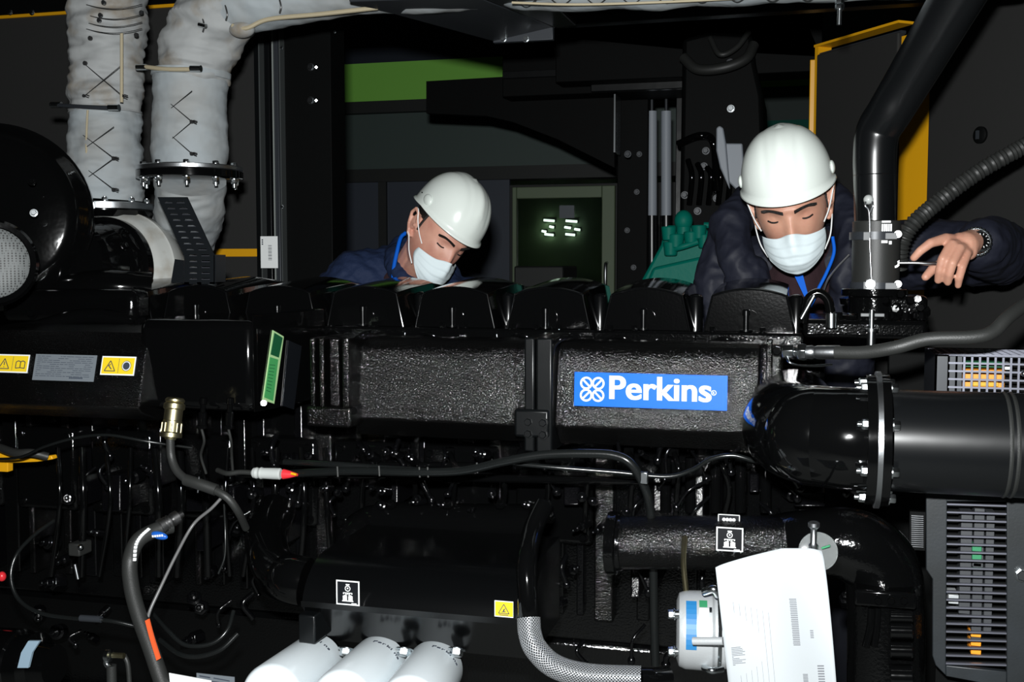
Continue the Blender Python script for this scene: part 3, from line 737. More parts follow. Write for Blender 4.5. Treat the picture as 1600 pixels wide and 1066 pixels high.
for i in range(46):                                                  # random studs, unions and bosses added for glints of the flash
    px = random.uniform(60, 1340); py = random.uniform(715, 1000); D = random.uniform(2.34, 2.42)
    if 980 < px: D = 2.40
    mb = MB(); r = random.uniform(.006, .014)
    ax = V((random.uniform(-.5, .7), -1, random.uniform(-.2, .8))).normalized(); p = P(px, py, D)
    mb.lathe(p+ax*-.03, ax, [(0, r*1.6), (.03, r*1.6), (.034, r), (.05, r)], 6 if i % 2 else 18)
    mb.lathe(p+ax*.02, ax, [(0, r*.6), (.012, r*.6), (.015, r*.3)], 14)
    mb.build('boss', 'glint_black', eng, bevel=.001)

# rough pads facing the flash and scattered fittings, all added to make glints
for (a, b0, c, d) in ((158,742,188,800),(232,700,252,760),(286,766,322,800),(306,815,322,862),(410,745,452,800),(430,800,450,850),(560,738,576,762),(690,740,720,756),(610,742,622,790),(1086,742,1100,830),(1108,744,1128,800),(1150,742,1166,800),(1170,740,1186,770),(1240,770,1290,792),(985,880,1000,935),(1004,885,1030,920),(640,850,664,870),(680,846,760,858),(350,760,366,812),(120,742,134,790),(1020,740,1034,800),(880,760,905,790)):
    MB().poly([P(a, d, 2.36), P(c, d, 2.36), P(c, b0, 2.385), P(a, b0, 2.385)], (0, .14, 0)).build('glint_pad', 'sparkle_black', eng, bevel=.004)
random.seed(23)
for i in range(60):
    px = random.choice((random.uniform(60, 560), random.uniform(540, 1000), random.uniform(980, 1330))); py = random.uniform(706, 800) if i % 2 else random.uniform(800, 1040)
    p = P(px, py, random.uniform(2.28, 2.36)); b = MB(); l = random.uniform(.02, .05); a = random.uniform(-.6, .6)
    d1 = V((sin(a), 0, cos(a)))
    b.tube([p, p+d1*l+V((0, -.012, 0)), p+d1*l*1.6+V((random.uniform(-.02, .03), .01, 0))], random.uniform(.003, .007), 10)
    b.sph(p, random.uniform(.006, .011), (1, 1, random.uniform(.7, 1.4)), u=12, v=8)
    b.build('glint_union', 'glint_black', eng)
for i in range(30):  # random sensor shapes added for extra glints
    px = random.uniform(380, 1010); py = random.uniform(752, 800) if i % 3 else random.uniform(706, 716)
    p = P(px, py, 2.26); r = random.uniform(.006, .011)
    MB().lathe(p, V((random.uniform(-.4, .5), -1, random.uniform(0, .7))), [(-.03, r), (0, r), (.002, r*.6), (.012, r*.6), (.014, r*.3)], 16).build('sensor', 'glint_black', eng)

# -- oil cooler body low in the middle
OD = 1.92
zo0, zo1 = P(640, 1008, OD+.05).z, P(640, 872, OD+.1).z
def cooler():
    x0, x1 = xx(470, OD, 950), xx(812, OD, 950)
    zt1, zm, zl = P(640, 872, OD+.1).z, P(640, 962, OD).z, P(640, 1012, OD+.09).z
    pr = [(OD+.34, zt1), (OD+.12, zt1)]
    c = (OD+.12, zt1-.105)
    for i in range(1, 8):
        a = pi/2 + (pi/2)*i/8; pr.append((OD+.12+.12*cos(a), zt1-.105+.105*sin(a)))
    pr += [(OD, zm+.01), (OD+.002, zm), (OD+.09, zl), (OD+.34, zl)]
    return MB().poly([(x0, y, z) for y, z in pr], (x1-x0, 0, 0)).build('oil_cooler', 'satin_smooth', eng, ang=30, bevel=.004)
oc = cooler()
MB().pbox(466, 962, 492, 1006, OD-.012, OD+.1).build('end_bracket', 'satin_black', oc, bevel=.003)
for a in (542, 632, 714): bolt(oc, P(a, 1014, OD+.04), V((0,-.6,-1)), .013, .012, 'zinc')
etube('cooler_inlet', [(435, 900, 2.05), (455, 905, 2.0), (478, 910, 2.0)], .05, seg=28)
etube('cooler_elbow', [(430, 800, 2.25), (415, 835, 2.15), (425, 880, 2.05), (450, 905, 2.0)], .045, seg=28)
def square_label(px0, py0, px1, py1, D, par, kind, slant=0):
    u = RIGHT; f = Fr(P(px0, py1, D), u, UP); w = P(px1, py1, D).x-f.o.x; h = P(px0, py0, D).z-f.o.z
    pl = MB().fbox(f, 0, 0, w, h, 0, .0012).build('oil_label' if kind == 'oil' else 'dipstick_label', 'label_white', par, smooth=False, label='black square sticker with white oil and manual symbols')
    MB().fbox(f, w*.05, h*.05, w*.95, h*.95, .0012, .0014).build('black_field', 'label_black', pl, smooth=False)
    g = MB(); c = .0015; lw = h*.03
    g.ring2(f, w*.5, h*.68, h*.105, lw, c, c+.0003); g.bar(f, w*.42, h*.84, w*.58, h*.84, lw*1.6, c, c+.0003); g.bar(f, w*.5, h*.66, w*.5, h*.72, lw*2, c, c+.0003)
    g.bar(f, w*.3, h*.5, w*.7, h*.5, lw, c, c+.0003)
    for a in (.32, .42, .5, .58, .68): g.disc2(f, w*a, h*.47, lw*.9, c, c+.0003, 8)
    g.fbox(f, w*.29, h*.2, w*.47, h*.38, c, c+.0003); g.fbox(f, w*.53, h*.2, w*.71, h*.38, c, c+.0003); g.bar(f, w*.26, h*.17, w*.74, h*.17, lw*1.4, c, c+.0003)
    g.bar(f, w*.33, h*.38, w*.47, h*.43, lw, c, c+.0003); g.bar(f, w*.67, h*.38, w*.53, h*.43, lw, c, c+.0003)
    g.bar(f, w*.66, h*.08, w*.88, h*.08, lw, c, c+.0003)
    g.build('symbols', 'label_white', pl, smooth=False); return pl
square_label(526, 906, 562, 944, OD-.003, oc, 'oil')
f = Fr(P(773, 963, OD-.004), RIGHT, UP); w = P(803, 963, OD).x-f.o.x; h = P(773, 937, OD).z-f.o.z
pl = MB().fbox(f, 0, 0, w, h, 0, .0012).build('warning_label', 'label_white', oc, smooth=False, label='small yellow hot surface warning label')
MB().fbox(f, w*.04, h*.05, w*.99, h*.95, .0012, .0014).build('yellow_field', 'label_yellow', pl, smooth=False)
g = MB(); tri_sign(g, f, w*.5, h*.5, h*.34, h*.05, .0015, 'heat'); g.bar(f, w*.25, h*.13, w*.75, h*.13, h*.05, .0015, .0018); g.build('symbols', 'label_dark_ink', pl, smooth=False)

# -- coolant pipe at right with big swept bend
BD = 2.12
etube('water_pipe', [(955, 848, BD), (1100, 848, BD), (1250, 850, BD)], .052, 'peel_black', seg=36)
MB().lathe(P(950, 848, BD), RIGHT, [(0,.062),(.02,.062),(.02,.055),(.03,.053)], 32).build('pipe_collar', 'engine_black', eng, bevel=.002)
etube('pipe_bend', [(1185, 850, BD+.05), (1260, 848, BD), (1330, 852, BD-.01), (1374, 884, BD), (1384, 950, BD), (1384, 1060, BD), (1384, 1200, BD)], lambda t: .052+.018*min(1, t*3.2), 'engine_black', seg=40)
pd = square_label(1119, 823, 1161, 860, BD-.056, eng, 'dip')
f = Fr(P(1122, 815, BD-.02), RIGHT, UP); q = M(1140, 810, BD)
pl = MB().fbox(f, 0, 0, 33*q, 12*q, 0, .001).build('upper_sticker', 'label_black', eng, smooth=False)
g = MB().bar(f, 0, 11.5*q, 33*q, 11.5*q, 1.2*q, .001, .0014).bar(f, .5*q, 0, .5*q, 12*q, 1.2*q, .001, .0014).bar(f, 32.5*q, 2*q, 32.5*q, 12*q, 1.2*q, .001, .0014)
for a in (9, 14, 19, 24): g.disc2(f, a*q, 4*q, 2.6*q, .001, .0014)
g.build('symbols', 'label_white', pl, smooth=False)
# stepped bracket and rollers right of the paper
b_ = MB().pbox(1335, 925, 1432, 950, 2.02, 2.2).build('bracket', 'smooth_black', eng, bevel=.004)
for a in (1372, 1392, 1412): bolt(b_, P(a, 938, 2.02), FRONT, .007, .007, 'smooth_black')
for y0, y1 in ((958, 968), (978, 992), (1008, 1022), (1046, 1066)):
    MB().cyl(P(1390, (y0+y1)/2, 2.0), P(1426, (y0+y1)/2+1, 2.0), (y1-y0)*.9*M(1400, 1000, 2.0), 24).build('belt_roller', 'smooth_black', eng, bevel=.002)
etube('drain_pipe', [(1362, 950, 2.05), (1360, 980, 2.05), (1353, 1010, 2.05)], .007)
etube('drain_pipe', [(1372, 950, 2.05), (1370, 980, 2.05), (1366, 1010, 2.05)], .006)

# -- head end fittings at far right below the coolant hose
cd = MB().pbox(1255, 500, 1450, 530, 2.45, 2.75).build('end_casting', 'engine_black', eng, bevel=.01)
MB().lathe(P(1365, 506, 2.55), UP, [(0,.075),(.02,.075),(.022,.055),(.06,.055),(.062,.07),(.078,.07)], 36).build('outlet_neck', 'engine_black', eng, bevel=.002)
for a in (1310, 1345, 1385, 1415, 1440): bolt(cd, P(a, 500, 2.47), UP, .009, .014, 'smooth_black')
MB().lathe(P(1361, 540, 2.42), UP, [(0,.009),(.03,.009),(.03,.014),(.036,.014),(.036,.006),(.075,.006)], 20).build('threaded_stud', 'zinc', eng)
MB().pbox(1345, 490, 1382, 495, 2.44, 2.46).build('clip', 'clamp_grey', eng, bevel=.001)
MB().cyl(P(1299, 490, 2.42), P(1299, 512, 2.42), .012, 20).build('sensor', 'zinc', eng)
etube('lifting_eye', [(1255, 505, 2.45), (1262, 470, 2.45), (1278, 458, 2.45), (1294, 470, 2.45), (1300, 505, 2.45)], .010)
etube('sensor_rod', [(1252, 498, 2.42), (1262, 480, 2.42), (1272, 462, 2.42)], .005, 'zinc')
for i in range(14):
    px, py = random.uniform(1385, 1448), random.uniform(462, 500)
    MB().hexb(P(px, py, 2.5), V((random.uniform(-.3,.3), -1, random.uniform(0,.8))), .009, .02).build('union_nut', 'smooth_black', eng)
MB().pbox(1385, 462, 1450, 505, 2.5, 2.62).build('sensor_block', 'engine_black', eng, bevel=.01)
# skid and feet
MB().box(xl-.1, ED-.1, 0.0, xr+.1, ED+.0, .25).box(xl-.1, ED+.45, 0.0, xr+.1, ED+.5, .25).box(xl, ED-.1, .15, xl+.1, ED+.5, .25).box(xr-.1, ED-.1, .15, xr, ED+.5, .25).build('skid_frame', 'satin_black', eng, bevel=.004)

# ================================================================== pipes, filters, hoses and boxes around the engine
# dark sheet added to keep the gap behind the engine's end dark
single(MB().box(xx(1385, 3.03, 700), 3.03, 0, xx(1620, 3.03, 700), 3.06, P(1400, 545, 2.98).z), 'dark_backing', 'matt_black', 'dark backing sheet added to keep the gap dark at the right end of the engine, below the coolant hose', 'panel', bevel=.003)

# -- charge air pipe: round elbow, bolted flange, long straight pipe
cc = 690; CD = 1.95; pr_ = 79*M(1450, cc, CD)
t = thing('charge_air_pipe', 'fat black pipe with a rounded elbow and bolted flange leaving to the right', 'pipe', P(1370, cc, CD))
fx = P(1372, 683, CD); cz = fx.z; X1 = xx(1900, CD, cc)
rp = (P(1500, 612, CD).z-P(1500, 772, CD).z)/2; cz = P(1500, 612, CD).z-rp
MB().cyl((fx.x+.02, CD, cz), (fx.x+.95, CD, cz), rp, 64).build('straight_pipe', 'pipe_satin', t)
t.children[0].data.materials[0] = MATS['pipe_satin']
for a in (1567, 1578): MB().lathe((xx(a, CD, 690), CD, cz), RIGHT, [(-.003, rp+.0006), (0, rp+.002), (.003, rp+.0006)], 64).build('bead', 'rubber', t)
# elbow curves away from the viewer behind the flange
ex = fx.x-.02
pts = [(ex, CD, cz), (ex-.04, CD+.0, cz), (ex-.095, CD+.03, cz), (ex-.125, CD+.10, cz), (ex-.125, CD+.2, cz), (ex-.125, CD+.34, cz)]
MB().tube(pts, lambda q: rp*(1.02-.02*q), 48, smooth=8).build('elbow', 'smooth_black', t)
MB().sph((ex-.088, CD+.012, cz), rp*1.0, (1.0, 1, 1.0), u=40, v=24).build('elbow_dome', 'smooth_black', t)
MB().lathe((fx.x, CD, cz), RIGHT, [(-.022, rp+.002), (-.022, rp+.024), (-.006, rp+.024), (-.006, rp+.004)], 64).build('flange', 'smooth_black', t, bevel=.001)
MB().lathe((fx.x, CD, cz), RIGHT, [(-.006, rp+.012), (-.006, rp+.030), (.002, rp+.030), (.002, rp+.012)], 64).build('gasket', 'steel', t)
MB().lathe((fx.x, CD, cz), RIGHT, [(.002, rp+.002), (.002, rp+.026), (.016, rp+.026), (.016, rp+.002)], 64).build('flange', 'smooth_black', t, bevel=.001)
for i in range(8):
    a = radians(22.5+45*i); d = V((0, -cos(a), sin(a)))*(rp+.014)
    bolt(t, V((fx.x+.016, CD, cz))+d, RIGHT, .0085, .010); bolt(t, V((fx.x-.022, CD, cz))+d, -RIGHT, .0085, .010, washer=False, stud=.006)

# -- fuel hose with chrome fitting
t = thing('coolant_hose', 'grey black rubber hose with a chrome screw fitting, running to the upper right', 'hose', P(1230, 550, 2.12))
MB().tube([P(1306, 551, 2.1), P(1350, 551, 2.08), P(1400, 543, 2.06), P(1450, 530, 2.06), P(1520, 527, 2.06), P(1552, 518, 2.07), P(1580, 492, 2.1), P(1640, 450, 2.2)], 10.5*M(1400, 540, 2.08), 24).build('rubber_hose', 'hose_black', t)
ax = RIGHT; o = P(1222, 550, 2.12); q = M(1250, 550, 2.12); 
MB().lathe(o, P(1320, 551, 2.1)-P(1222, 550, 2.12), [(0,5*q),(2*q,11*q),(5*q,12*q),(18*q,12*q),(19*q,8*q),(24*q,8*q),(25*q,13*q),(31*q,14*q),(38*q,13*q)], 6).build('nut', 'zinc', t, bevel=.001)
MB().lathe(o, P(1320, 551, 2.1)-P(1222, 550, 2.12), [(38*q,10*q),(46*q,11*q),(50*q,9*q),(54*q,10.5*q),(85*q,11*q),(88*q,11*q)], 28).build('ferrule', 'steel', t)
MB().tube([P(1228, 556, 2.11), P(1236, 568, 2.1), P(1262, 572, 2.12), P(1300, 570, 2.15)], .0022).build('locking_wire', 'zinc', t)

# -- standing coolant pipe with rubber coupling
SD = 2.62
t = thing('standing_pipe', 'black bent pipe rising to the upper right from a rubber coupling', 'pipe', P(1366, 480, SD))
m1 = M(1366, 300, SD)
MB().tube([P(1367, 352, SD), P(1367, 300, SD), P(1367, 240, SD), P(1372, 205, SD), P(1390, 175, SD-.02), P(1420, 125, SD-.05), P(1500, -10, SD-.15), P(1560, -110, SD-.22)], lambda q: (31+8*q)*m1, 48, smooth=10).build('steel_pipe', 'pipe_satin', t)
MB().lathe(P(1367, 274, SD), UP, [(-.003, 31*m1), (0, 33*m1), (.003, 31*m1)], 40).build('bead', 'pipe_satin', t)
MB().lathe(P(1367, 458, SD), UP, [(0, 34*m1), (0, 36*m1), (112*m1, 36*m1), (113*m1, 31*m1)], 48).build('coupling', 'rubber', t, bevel=.001)
for y in (369, 447):
    c = MB().lathe(P(1367, y, SD), UP, [(-6*m1, 36*m1), (-6*m1, 38.5*m1), (6*m1, 38.5*m1), (6*m1, 36*m1)], 48).build('hose_clamp', 'dark_steel' , t)
    MB().pbox(1349, y-6.5, 1360, y+6.5, SD-38.5*m1-.004, SD-35*m1).pbox(1370, y-5, 1402, y+5, SD-36*m1, SD-10*m1).build('clamp_plate', 'clamp_grey', c, bevel=.001)
    bolt(c, P(1403, y-3, SD-30*m1), FRONT, .006, .01, 'zinc_dull')
bolt(t, P(1360, 444, SD-40*m1), FRONT, .0075, .01)
MB().fbox(Fr(P(1353, 453, SD-39*m1)), 0, 0, 15*m1, 16*m1, 0, .003).build('plate', 'clamp_grey', t, bevel=.001)
lab = MB(); fl_ = Fr(P(1377, 384, SD-37.6*m1), RIGHT, UP)
for i in range(5): lab.fbox(fl_, i*3.1*m1, 22*m1, (i*3.1+2.3)*m1, 33*m1, 0, .0008)
lab.fbox(fl_, 0, 35*m1, 13*m1, 38*m1, 0, .0008).fbox(fl_, 0, 4*m1, 9*m1, 8*m1, 0, .0008).fbox(fl_, 11*m1, 2*m1, 15*m1, 7*m1, 0, .0008).build('coupling_print', 'label_white', t, smooth=False)
kb = P(1357, 312, SD-33*m1)
MB().sph(kb, 7.5*m1).cyl(kb, kb+V((0,.03,0)), 4*m1).build('knob', 'white_plastic', t)
MB().tube([kb+V((-.006,-.008,-.004)), P(1352, 322, SD-36*m1), P(1358, 333, SD-38*m1), P(1359, 380, SD-40*m1), P(1361, 425, SD-40*m1), P(1362, 440, SD-40*m1)], .0022).build('safety_wire', 'steel', t)
MB().tube([kb+V((.008,-.008,-.004)), P(1364, 322, SD-36*m1), P(1359, 333, SD-38*m1)], .0022).build('wire_loop', 'steel', t)
MB().lathe(P(1367, 476, SD), UP, [(0,.06),(0,.075),(.014,.078),(.02,.06),(.03,.055)], 40).build('coupling_flange', 'engine_black', t)
MB().cyl(P(1361, 478, SD-.05), P(1361, 455, SD-.05), .006).build('stay_bolt', 'zinc', t)

# -- corrugated conduit
t = thing('corrugated_conduit', 'black corrugated cable conduit rising to the right edge in front of the charcoal panel', 'conduit', P(1410, 400, 2.7))
pth = [P(1404, 420, 2.72), P(1408, 385, 2.7), P(1425, 352, 2.7), P(1470, 312, 2.72), P(1530, 268, 2.74), P(1600, 228, 2.76), P(1690, 175, 2.8)]
MB().tube(pth, 12.5*m1, 24, smooth=26, fn=lambda tt, a, p, l: .0022*sin(l*2*pi/.0105)).build('conduit', 'rubber', t)

# -- terminal box at the lower right with louvre slots
XD = 2.05
t = thing('terminal_box', 'dark grey terminal box with a ladder of slots at the lower right', 'electrical box', P(1540, 1000, XD))
def PB(px, py, D=XD): p = P(px, py, D); return (p.x, p.z)
ol = [PB(1447, 775), PB(1477, 775), PB(1479, 1048), PB(1500, 1066), PB(1463, 1066)]
b = MB()
out = [(1447,768),(1480,768),(1478,1046),(1570,1064),(1551+17,1066+20),(1480,1052),(1462,1040),(1456,1030),(1457,915),(1447,895)]
b.poly([P(x, y, XD) for x, y in [(1447,768),(1480,768),(1478,1046),(1478,1056),(1462,1040),(1457,1025),(1457,905),(1447,890)]], (0,.012,0))
b.poly([P(x, y, XD) for x, y in [(1478,1040),(1573,1050),(1573,1075),(1478,1057)]], (0,.012,0))
b.poly([P(x, y, XD) for x, y in [(1573,768),(1700,768),(1700,1200),(1573,1075)]], (0,.012,0))
b.poly([P(x, y, XD) for x, y in [(1478,768),(1573,768),(1573,784),(1478,784)]], (0,.012,0))
b.build('front_cover', 'box_grey', t, bevel=.0015)
for i in range(21):
    y = 787+i*12.45
    MB().poly([P(1478, y, XD+.003), P(1573, y+3, XD+.003), P(1573, y+5.3, XD+.003), P(1478, y+2.3, XD+.003)], (0, .007, 0)).build('slat', 'slat_steel', t, smooth=False)
for o_ in t.children:
    if o_.name.startswith('slat'): o_.data.materials[0] = MATS['slat_steel']
MB().pbox(1465, 770, 1700, 1100, XD+.09, XD+.1).build('backplate', 'matt_black', t)
for (a, b0, c, d, m_) in ((1500,800,1518,960,'component_grey'),(1520,795,1536,1000,'component_grey'),(1539,800,1552,990,'component_grey'),(1519,852,1534,862,'component_green'),(1519,866,1534,876,'component_green'),(1519,880,1534,886,'component_grey'),
    (1482,930,1498,944,'cast_alu'),(1517,990,1533,996,'component_orange'),(1517,1003,1533,1010,'component_orange'),(1517,1015,1533,1023,'component_orange')):
    MB().pbox(a, b0, c, d, XD+.04-(.01 if m_ != 'component_grey' else 0), XD+.08).build('relay' if m_ == 'component_grey' else 'terminal', m_, t, bevel=.001)
bolt(t, P(1597, 898, XD-.002), FRONT, .010, .008)
# gauze louvre left of the box
g = thing('louvre_grille', 'small louvred grille left of the terminal box', 'grille', P(1432, 830, 2.3))
for i in range(16):
    MB().pbox(1424, 806+i*3.2, 1443, 807.3+i*3.2, 2.3, 2.31).build('slat', 'steel', g, smooth=False)
MB().pbox(1421, 800, 1446, 860, 2.315, 2.33).build('backing', 'matt_black', g)

# -- mesh guard box over the pipe at right edge
GD = 2.32
t = thing('mesh_guard', 'perforated steel guard box with orange parts inside, above the fat pipe', 'guard', P(1540, 590, GD))
x0, x1 = xx(1461, GD, 570), xx(1680, GD, 570); zt1, zt0 = P(1500, 555, GD).z, P(1500, 640, GD).z
b = MB().box(x0, GD, zt0, x0+.004, GD+.2, zt1).box(x0, GD, zt1-.003, x1, GD+.004, zt1).box(x0, GD, zt0, x0+.05, GD+.003, zt1)
b.build('frame', 'dark_steel', t, smooth=False)
xs = [xx(1482+i*12.2, GD, 580) for i in range(10)]
b = MB()
for x in xs: b.box(x-.002, GD, zt0, x+.002, GD+.002, zt1)
for i in range(6): z = zt1-(.0+i*.016); b.box(xs[0], GD-.0004, z-.0018, x1, GD+.0024, z+.0018)
b.build('front_mesh', 'slat_steel', t, smooth=False)
b = MB()
for i in range(14): x = x0+.01+i*.016; b.box(x, GD, zt1, x+.004, GD+.16, zt1+.002)
for i in range(8): y = GD+.0+i*.02; b.box(x0, y, zt1+.0004, x1, y+.003, zt1+.0024)
b.build('top_mesh', 'slat_steel', t, smooth=False)
for (a, b0, c, d, m_) in ((1505,578,1570,606,'component_orange'),(1482,567,1490,576,'label_white'),(1494,567,1502,576,'label_white'),(1482,586,1491,618,'component_grey'),(1494,586,1502,618,'component_grey'),(1508,566,1566,574,'component_green'),(1570,568,1580,578,'label_white'),(1520,596,1560,604,'yellow')):
    MB().pbox(a, b0, c, d, GD+.05-(.01 if m_ == 'yellow' else 0), GD+.09).build('terminal', m_, t, bevel=.001)
MB().box(x0+.01, GD+.12, zt0, x1, GD+.125, zt1-.01).build('backplate', 'matt_black', t)
MB().sph(P(1600, 584, GD-.01), .006).build('screw', 'zinc', t)

# -- oil filters, three white canisters pointing down towards the viewer
fl_lab = ['white oil filter canister, leftmost of the three under the cooler', 'white oil filter canister in the middle of the three under the cooler', 'white oil filter canister, rightmost of the three under the cooler']
for i, (ta, tb, na, nb) in enumerate(((518, 1022, 420, 1090), (618, 1026, 530, 1100), (706, 1034, 636, 1110))):
    top = P(ta-30, tb+16, 1.97); near = P(na, nb, 1.72)
    ax = (near-top).normalized(); L_ = (near-top).length; r = .056
    t = thing('oil_filter', fl_lab[i], 'oil filter', top, 'oil filters')
    MB().lathe(top, ax, [(-.02, r*.9), (-.02, r), (L_-.018, r), (L_-.006, r*.93), (L_, r*.8), (L_+.002, 0)], 48).build('canister', 'filter_white', t)
    MB().lathe(top, ax, [(-.034, r*.98), (-.021, r*.98)], 40).build('base_ring', 'smooth_black', t)
    # printed band text around the shell
    g = MB(); side = ax.cross(UP).normalized(); upv = side.cross(ax).normalized()
    word = 'Perkins'
    n0 = [-.25, .0, .05][i]
    for c_i, ch in enumerate(word):
        an = n0 + c_i*.17; nrm = (upv*cos(an)-side*-sin(an)*1.0).normalized() if False else (upv*cos(an)+side*(-sin(an)))
        tang = ax.cross(nrm).normalized()
        if tang.x < 0: tang = -tang
        o = top + ax*.034 + nrm*(r+.0003)
        f = Fr(o, tang, nrm.cross(tang)); 
        g.text(f, ch, .017, .0, bold=.0004)
    try: g.build('print', 'label_dark_ink', t, smooth=False)
    except Exception: pass

# -- braided hose
t = thing('braided_hose', 'steel braided hose with a black sleeve curving under the engine', 'hose', P(830, 970, 1.86))
bp = [P(826, 966, 1.86), P(828, 990, 1.85), P(838, 1015, 1.84), P(868, 1042, 1.84), (P(920, 1056, 1.85)), P(1002, 1060, 1.86)]
MB().tube(bp, 18.5*M(850, 1000, 1.85), 28, uv=True).build('braid', 'steel_braid', t)
MB().tube([P(850, 790, 2.0), P(832, 830, 1.95), P(823, 880, 1.88), P(825, 930, 1.86), P(826, 970, 1.86)], 16.5*M(850, 1000, 1.85), 28).build('sleeve', 'smooth_black', t)
MB().tube([P(1000, 1060, 1.86), P(1020, 1060, 1.87), P(1044, 1058, 1.89)], 16*M(850, 1000, 1.85), 24).build('end_fitting', 'smooth_black', t)

# -- alternator
t = thing('alternator', 'silver alternator with a sky blue label, half covered by the paper', 'alternator', P(1100, 985, 1.95))
c = P(1075, 984, 1.95); q = M(1090, 985, 1.95)
axl = V((1, .12, 0)).normalized()
MB().lathe(c, axl, [(-18*q, 44*q), (-14*q, 56*q), (-4*q, 60*q), (36*q, 61*q), (40*q, 57*q), (60*q, 57*q), (61*q, 30*q)], 64).build('body', 'cast_alu', t, bevel=.001)
MB().lathe(c, axl, [(60*q, 50*q), (72*q, 50*q), (74*q, 58*q), (90*q, 58*q)], 48).build('rear_housing', 'engine_black', t)
MB().lathe(c, axl, [(44*q, 58.5*q), (46*q, 60*q), (50*q, 58.5*q)], 64).build('clamp_ring', 'zinc', t)
def onalt(a0, a1, h0, h1, m_, name, par=t, lift=.0006):
    b = MB(); n = 10; ori = axl; u0 = FRONT - axl*FRONT.dot(axl); u0.normalize(); v0 = UP
    rows = []
    for i in range(n+1):
        a = radians(a0+(a1-a0)*i/n); d = u0*cos(a)+v0*sin(a); rad = 61*q+lift
        rows.append((c+axl*h0*q+d*rad, c+axl*h1*q+d*rad, d))
    for i in range(n):
        p0, p1, d0 = rows[i]; p2, p3, d1 = rows[i+1]
        b.poly([p0, p1, p3, p2], (d0+d1)*.0004)
    return b.build(name, m_, par)
onalt(-10, 62, -4, 12, 'label_sky', 'blue_label'); onalt(52, 64, 16, 28, 'component_green', 'green_print'); onalt(10, 50, 16, 30, 'label_white', 'data_label')
onalt(44, 52, 31, 35, 'label_black', 'barcode'); 
for y in (960, 1018): 
    MB().cyl(P(1052, y, 1.9), P(1062, y, 1.9), .008, 16).build('terminal_stud', 'zinc', t); bolt(t, P(1054, y, 1.9), V((-1,-.3,0)), .008, .01)
MB().cyl(P(1083, 1002, 1.86), P(1130, 1002, 1.85), 6*q, 20).build('through_bolt', 'cast_alu', t)
MB().tube([P(1100, 1043, 1.9), P(1112, 1048, 1.88), P(1128, 1046, 1.9)], .006).build('lug', 'zinc', t)
MB().tube([P(1100, 925, 1.9), P(1115, 921, 1.89), P(1122, 930, 1.9)], .007).build('lug', 'zinc', t)
MB().tube([P(1070, 840, 2.05), P(1068, 880, 2.0), P(1072, 925, 1.96)], .005).build('copper_lead', 'brass', t)

# -- paper held by a clear disc clamp
PD = 1.74
t = thing('paper_sheet', 'white printed sheet hanging in front of the alternator', 'paper', P(1210, 860, PD))
cor = {}
def pp(u, v):                                     # u 0..1 across, v 0..1 down
    xa = 1118+22*v**1.0*1.0; xb = 1284+24*v**.7
    top = 887-30*min(1, u*1.6)**.8 + (0 if u < .9 else 4*(u-.9)/.1)
    x = xa+(xb-xa)*u; y = top+(1085-top)*v
    return P(x, y, PD + .012*sin(u*3.2+v*1.4) - .012*sin(v*2.6) + .006*sin(6*u-2*v))
b = MB(); n = 26
g_ = [[b.bm.verts.new(pp(i/n, j/n)) for i in range(n+1)] for j in range(n+1)]
for j in range(n):
    for i in range(n): b.face([g_[j][i], g_[j][i+1], g_[j+1][i+1], g_[j+1][i]])
sh = b.build('sheet', 'paper', t); sm = sh.modifiers.new('thick', 'SOLIDIFY'); sm.thickness = .0008; sm.offset = 1
b = MB(); random.seed(5)
def patch(u0, v0, u1, v1):
    n_ = (pp(u1, v0)-pp(u0, v0)).cross(pp(u0, v1)-pp(u0, v0)).normalized()
    if n_.y > 0: n_ = -n_
    ps = [pp(u0, v0), pp(u1, v0), pp(u1, v1), pp(u0, v1)]
    b.poly([p+n_*.0011 for p in ps], n_*.0003)
for r_ in range(26): patch(.635+.002*(r_ % 2), .345+r_*.0125, .70, .3505+r_*.0125)
for r_ in range(12): patch(.06, .64+.012*r_, .07+random.random()*.12, .644+.012*r_)
for k_ in range(7): patch(.12+k_*.052, .30+.02*k_, .1225+k_*.052, .93)
for r_ in range(14): patch(.70, .86+r_*.01, .745, .8645+r_*.01)
for r_ in range(9): patch(.84, .80+r_*.018, .90, .808+r_*.018)
for r_ in range(5): patch(.8, .56+.012*r_, .83, .565+.012*r_)
b.build('print', 'ink_grey', t, smooth=False)
t = thing('clear_clamp', 'clear round plastic cap with a steel pin, clipping the top of the sheet', 'clamp', P(1272, 860, 1.8))
MB().lathe(P(1278, 862, 1.80), V((.1,-1,.3)), [(0, 26*q), (.003, 27*q), (.004, 24*q), (.004, 6*q)], 40).build('disc', 'clear_plastic', t, bevel=.0006)
MB().lathe(P(1271, 852, 1.785), UP, [(-.012, .006), (.0, .008), (.004, .005), (.026, .005), (.03, .009), (.036, .009), (.038, .006)], 20).build('pin', 'steel', t)
MB().tube([P(1271, 838, 1.79), P(1271, 833, 1.86), P(1271, 830, 2.0), P(1270, 836, 2.08)], .004, 10).build('hook', 'dark_steel', t)
MB().cyl(P(1284, 857, 1.79), P(1297, 853, 1.788), .0018).build('green_mark', 'component_green', t)

